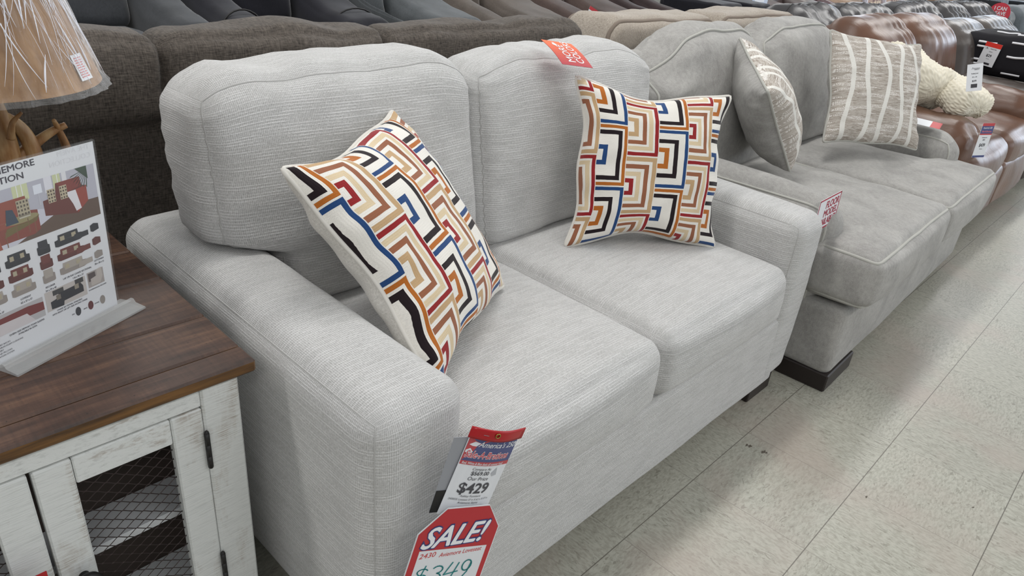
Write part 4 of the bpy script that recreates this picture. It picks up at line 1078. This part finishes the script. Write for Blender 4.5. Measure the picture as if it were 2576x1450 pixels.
for (xx, zz) in ((-.55, .65), (-.55, .45), (.3, .30), (-.55, -.3), (-.55, -.5), (.3, -.7)):
    q = s.map(np.array([((xx + t) * s.h[0], -s.h[1], zz * s.h[2]) for t in np.linspace(-.3, .3, 12)])); dash.append(tube_vf(q, .007, False, 6))
for (xx, yy) in ((-.4, -.5), (-.4, .3), (-.7, -.1), (.2, -.1)):
    q = s.map(np.array([(xx * s.h[0], (yy + t) * s.h[1], s.h[2]) for t in np.linspace(-.2, .2, 12)])); dash.append(tube_vf(q, .007, False, 6))
M['tuft'] = plain('white_tufting', (232, 232, 236), .9)
for V, F in dash: obj('white_dash', V, F, M['tuft'], BT)
small_tag('price_tag', 'white $29 price tag with a crumpled red top on the black folded throw', (4.585, .590, .700), (-.12, -.98, -.10), (.0, -.10, .99), .10, .145,
          header=(.028, srgb(222, 52, 40)), body=[('p', [(.12, .70), (.20, .78), (.28, .70), (.25, .70), (.20, .75), (.15, .70)], INK), ('t', 'FURNITURE', .6, .72, .05), ('t', 'THROW', .5, .60, .04), ('t', '$29', .5, .40, .15), ('t', 'price each', .5, .30, .03), ('r', .4, .06, .75, .14, INK)])
# tag lying on the grey sofa's far arm, seen almost edge-on
small_tag('price_tag', 'white tag with a red end lying flat on the far arm of the grey sofa', (2.365, .385, .633), (.16, -.99, -.05), (1, .16, .12), .20, .09, body=[('r', .80, 0, 1, 1, RED)])
# FLOOR MODEL AVAILABLE card
FM = thing('promo_card', 'white and red FLOOR MODEL AVAILABLE card on the near arm of the mid grey sofa', 'card', (1.16, .12, .50))
ff = frame((.90, .086, .525), (1, 0, .03), (-.10, .02, .99))
V, F = slab(ff, 0, 0, .155, .10, .0012, 1, 1); obj('card', V, F, M['card_w'], FM, smooth=False)
MG = srgb(168, 28, 62); P = Print()
for q in ((0, 0, .155, .005), (0, .095, .155, .10), (0, 0, .005, .10), (.150, 0, .155, .10)): P.rect(*q, MG, 1)
for t, y in (('FLOOR', .066), ('MODEL', .039), ('AVAILABLE!', .012)): P.text(t, .146, y, .031, MG, 2, 'RIGHT', bold=.03, sx=.80 if len(t) > 6 else .95)
P.build('card_print', ff, FM)

# far grey fabric sofa at the right edge, with a round red sticker
def block_sofa(name, label, x0, x1, y0, y1, zs, za, zb, aw, mat, seed, seats=1, cat='sofa', group=None, backlean=.25, armdrop=0.0, rz=0, back_t=.12, ar=.06):
    R = thing(name, label, cat, ((x0 + x1) / 2, (y0 + y1) / 2, 0), rz, group)
    for a, b in ((x0, x0 + aw), (x1 - aw, x1)):
        def df(P):
            P = P.copy(); y, z = P[..., 1], P[..., 2]
            P[..., 2] -= armdrop * ss(y0 + .35, y0, y) * ss(.3, za, z); return P
        s = Soft(((a + b) / 2, (y0 + y1 - .08) / 2, (za + .06) / 2), (aw / 2, (y1 - y0 - .08) / 2, (za - .06) / 2), ar, (.01, .015, .02), df, .006, (5, 5, 5), seed + int(a * 7)); s.mesh('arm', mat, R, .04, 5)
    w_ = (x1 - x0 - 2 * aw) / seats
    for i in range(seats):
        a = x0 + aw + i * w_; xc = a + w_ / 2
        s = Soft((xc, y0 + .32, (zs + .12) / 2), (w_ / 2 + .002, .34, (zs - .12) / 2), .06, (.003, .02, .03), None, .006, (5, 5, 5), seed + 9 + i); s.mesh('seat_cushion', mat, R, .04, 5)
        def df2(P):
            P = P.copy(); P[..., 1] += backlean * np.maximum(0, P[..., 2] - zs); return P
        s = Soft((xc, y1 - .10 - back_t - backlean * .2, (zs - .05 + zb) / 2), (w_ / 2 + .004, back_t, (zb - zs + .05) / 2), .08, (.004, .04, .012), df2, .008, (5, 5, 5), seed + 19 + i); s.mesh('back_cushion', mat, R, .04, 5)
    s = Soft(((x0 + x1) / 2, y1 - .12, zb / 2), ((x1 - x0) / 2 - .01, .10, zb / 2 - .04), .07, (.01, .02, .01), None, .008, (4, 4, 4), seed + 50); s.mesh('back_frame', mat, R, .05, 5)
    V, F = box_vf(x0 + .03, x1 - .03, y0 + .05, y1 - .04, 0, .14, .01); obj('base', V, F, mat, R, smooth=False)
    return R
block_sofa('sofa', 'blue-grey fabric sofa with a round red sticker, at the far right end of the row', 7.2, 9.6, .15, 1.22, .46, .70, .97, .30, M['suede_blue'], 600, 2)
ST2 = thing('sticker_sign', 'round red I CAN LEAVE TODAY sticker on the far blue-grey sofa', 'sign', (7.17, 1.08, .8))
fr = frame((7.165, 1.085, .915), (.0, -1.0, 0), (.0, .30, .95))
P = Print(); P.disc(0, 0, .090, srgb(206, 60, 76), 1, 36)
for t, y in (('I CAN', .026), ('LEAVE', -.016), ('TODAY', -.058)): P.text(t, 0, y, .046, WHT, 2, 'CENTER', bold=.03, sx=.85)
P.build('sticker_print', fr, ST2)
V = [fr(.092 * math.cos(a), .092 * math.sin(a), h) for h in (0, -.002) for a in np.linspace(0, 2 * PI, 36, endpoint=False)]
obj('disc', V, [list(range(36)), list(range(36, 72))[::-1]] + [[k, 36 + k, 36 + (k + 1) % 36, (k + 1) % 36] for k in range(36)], M['redvinyl'], ST2, smooth=False)

# ---------------------------------------------------------------- third row, facing this way across the next aisle
def recl(label, x0, xl, xr, x1, yf, mat, seed, za=.61, zs=.50, zb=1.05, drop=.03, name='recliner', strap=False, group=None):
    R = thing(name, label, 'recliner' if name == 'recliner' else 'sofa', ((x0 + x1) / 2, yf + .5, 0), 0, group)
    for i, (a, b) in enumerate(((x0, xl), (xr, x1))):
        if b - a < .02: continue
        def df(P):
            P = P.copy(); P[..., 2] += (.20 * ss(yf + .3, yf + 1.05, P[..., 1]) - drop * ss(yf + .4, yf, P[..., 1])) * ss(.3, za, P[..., 2]); return P
        s = Soft(((a + b) / 2, yf + .55, (za + .06) / 2), ((b - a) / 2 - .004, .55, (za - .06) / 2), .10, (.01, .03, .025), df, .008, (4, 4, 4), seed + i); am = s.mesh('arm', mat, R, .04, 6)
        if strap:
            th = np.linspace(0, PI, 14); w2 = (b - a) / 2
            tube('strap_loop', [((a + b) / 2 - w2 * .95 * math.cos(t), yf + .22, za - .12 + .15 * math.sin(t)) for t in th], .006, M['black'], am, seg=6)
    s = Soft(((xl + xr) / 2, yf + .38, (zs + .10) / 2), ((xr - xl) / 2, .38, (zs - .10) / 2), .08, (.003, .03, .035), None, .008, (4, 4, 4), seed + 5); s.mesh('seat_cushion', mat, R, .04, 5)
    def df3(P):
        P = P.copy(); P[..., 1] += .28 * np.maximum(0, P[..., 2] - zs); return P
    s = Soft(((xl + xr) / 2, yf + .74, (zs + zb) / 2), ((xr - xl) / 2, .13, (zb - zs) / 2 + .03), .09, (.004, .05, .01), df3, .01, (4, 4, 4), seed + 6); s.mesh('backrest', mat, R, .04, 5)
    V, F = box_vf(x0 + .05, x1 - .05, yf + .08, yf + .9, 0, .12, .01); obj('base', V, F, M['black'], R, smooth=False)
    return R
Y3 = 3.62
recl('charcoal suede sofa at the top left, across the far aisle', -1.6, -1.3, .60, .90, Y3, M['suede_char'], 700, name='sofa')
recl('black suede recliner with looped arm straps, right of the charcoal sofa', .93, 1.24, 1.70, 2.13, Y3, M['suede_black'], 710, strap=True)
recl('slate grey suede recliner, right of the black one', 2.15, 2.17, 2.50, 3.02, Y3, M['suede_slate'], 720)
recl('brown-taupe suede recliner with wide rounded arms, right of the slate grey one', 3.04, 3.32, 3.52, 4.08, Y3, M['suede_taupe'], 730, drop=.05)
recl('dark brown suede recliner behind the small yellow sale tag', 4.12, 4.50, 4.66, 5.25, Y3, M['suede_brown'], 740, drop=.05)
recl('chocolate suede recliner, next after the dark brown one in the far row', 5.28, 5.55, 5.75, 6.05, Y3, M['suede_choc'], 750)
block_sofa('armchair', 'boxy black armchair beside the far chocolate recliner', 6.15, 7.35, 3.4, 4.2, .55, .70, .74, .5, M['suede_black'], 760, 1, 'armchair', ar=.03)
SG = thing('floor_sign', 'white and blue information card standing in the far row beside the boxy black armchair', 'sign', (7.6, 3.7, 0))
V, F = box_vf(7.45, 7.85, 3.7, 3.71, .0, .78, .002); obj('card', V, F, plain('pale_blue_card', (196, 208, 230), .4), SG, smooth=False)
P = Print(); fg = frame((7.45, 3.6985, 0), (1, 0, 0), (0, 0, 1))
P.rect(.02, .60, .38, .66, srgb(110, 130, 170), 1); P.rect(.02, .52, .38, .57, srgb(90, 110, 150), 1); P.rect(.05, .68, .3, .74, srgb(236, 240, 248), 1); P.build('card_print', fg, SG)
recl('dark brown leather recliner with rounded arms in the far row, left of the plaid cushions', 7.95, 8.5, 9.25, 9.75, 3.5, m_leather('deep_brown_leather', srgb(84, 72, 70), .35), 770, za=.66, zs=.56)
recl('maroon leather recliner with a shiny footrest, far row', 9.85, 9.95, 10.6, 10.75, 3.6, m_leather('maroon_leather', srgb(84, 52, 60), .3), 780, za=.60, zs=.54)
block_sofa('sofa', 'tan fabric sofa with plaid cushions, at the far end of the row', 10.9, 17.2, 3.75, 4.8, .50, .66, 1.05, .35, M['suede_tan'], 790, 3)
def m_plaid():
    N = NT('beige_plaid_cloth'); uv = N.uv(); u, v, _ = N.sep(uv)
    a = N.math('GREATER_THAN', N.math('FRACT', N.math('MULTIPLY', u, 9.0)), .5); b = N.math('GREATER_THAN', N.math('FRACT', N.math('MULTIPLY', v, 9.0)), .5)
    f = N.math('MULTIPLY', N.math('ADD', a, b), .5)
    return N.fin(N.ramp(f, [(0, srgb(226, 210, 186)), (.5, srgb(182, 160, 150)), (1, srgb(134, 112, 110))]), .9)
M['plaid'] = m_plaid(); M['white_cloth'] = plain('white_cotton', (226, 226, 240), .9)
gp = 'plaid cushions on the tan sofa'
for k, (x, lab, mt) in enumerate(((10.95, 'faded plaid cushion at the left end of the far tan sofa', M['plaid']), (11.75, 'beige and brown plaid cushion, second from left on the far tan sofa', M['plaid']), (12.65, 'beige and brown plaid cushion, third from left on the far tan sofa', M['plaid']))):
    pillow('plaid_cushion', lab, [(x, 3.72, 1.02), (x + .72, 3.82, 1.02), (x + .72, 3.66, .56), (x, 3.56, .56)], .24, mt, M['white_cloth'], M['white_cloth'], .7, .08, 9 + k, gp, pr=.01)
block_sofa('sofa', 'dark grey sofa with a fringed cream-edged throw, beyond the tan sofa', 17.6, 22.5, 3.2, 4.3, .46, .64, .95, .4, M['suede_char'], 800, 2)
TH2 = thing('throw_blanket', 'charcoal throw with a cream fringe over the near side of the far dark grey sofa', 'throw', (17.7, 3.4, .6))
tb = lambda x, y, h=0: np.array([17.56 - .012 * math.sin(y * 9) - h, 3.2 + x, .72 - y])
V, F = slab(lambda x, y, h: tb(x, y, -h), 0, 0, .95, .42, .02, 10, 8); obj('cloth', V, F, M['suede_char'], TH2)
V, F = merge([tube_vf([tb(.95 * k / 40, .40, .015), tb(.95 * k / 40 + .008, .455, .02), tb(.95 * k / 40 - .004, .50, .015)], .012, False, 5) for k in range(41)]); obj('fringe', V, F, M['piping_cream'], TH2)

# small yellow and red sale tag seen between the backs of the dark and taupe sofas
small_tag('price_tag', 'small white tag with a yellow patch and red top in front of the brown recliner', (4.10, 3.590, .47), (.83, -.30, -.42), (.10, .10, .95), .19, .23, header=(.030, RED),
          body=[('r', .35, .42, 1, .82, srgb(226, 206, 60)), ('t', 'sale', .62, .62, .2), ('t', '$ 699', .6, .46, .1, RED), ('r', .1, .25, .5, .28, INK), ('r', .1, .15, .6, .18, INK)])
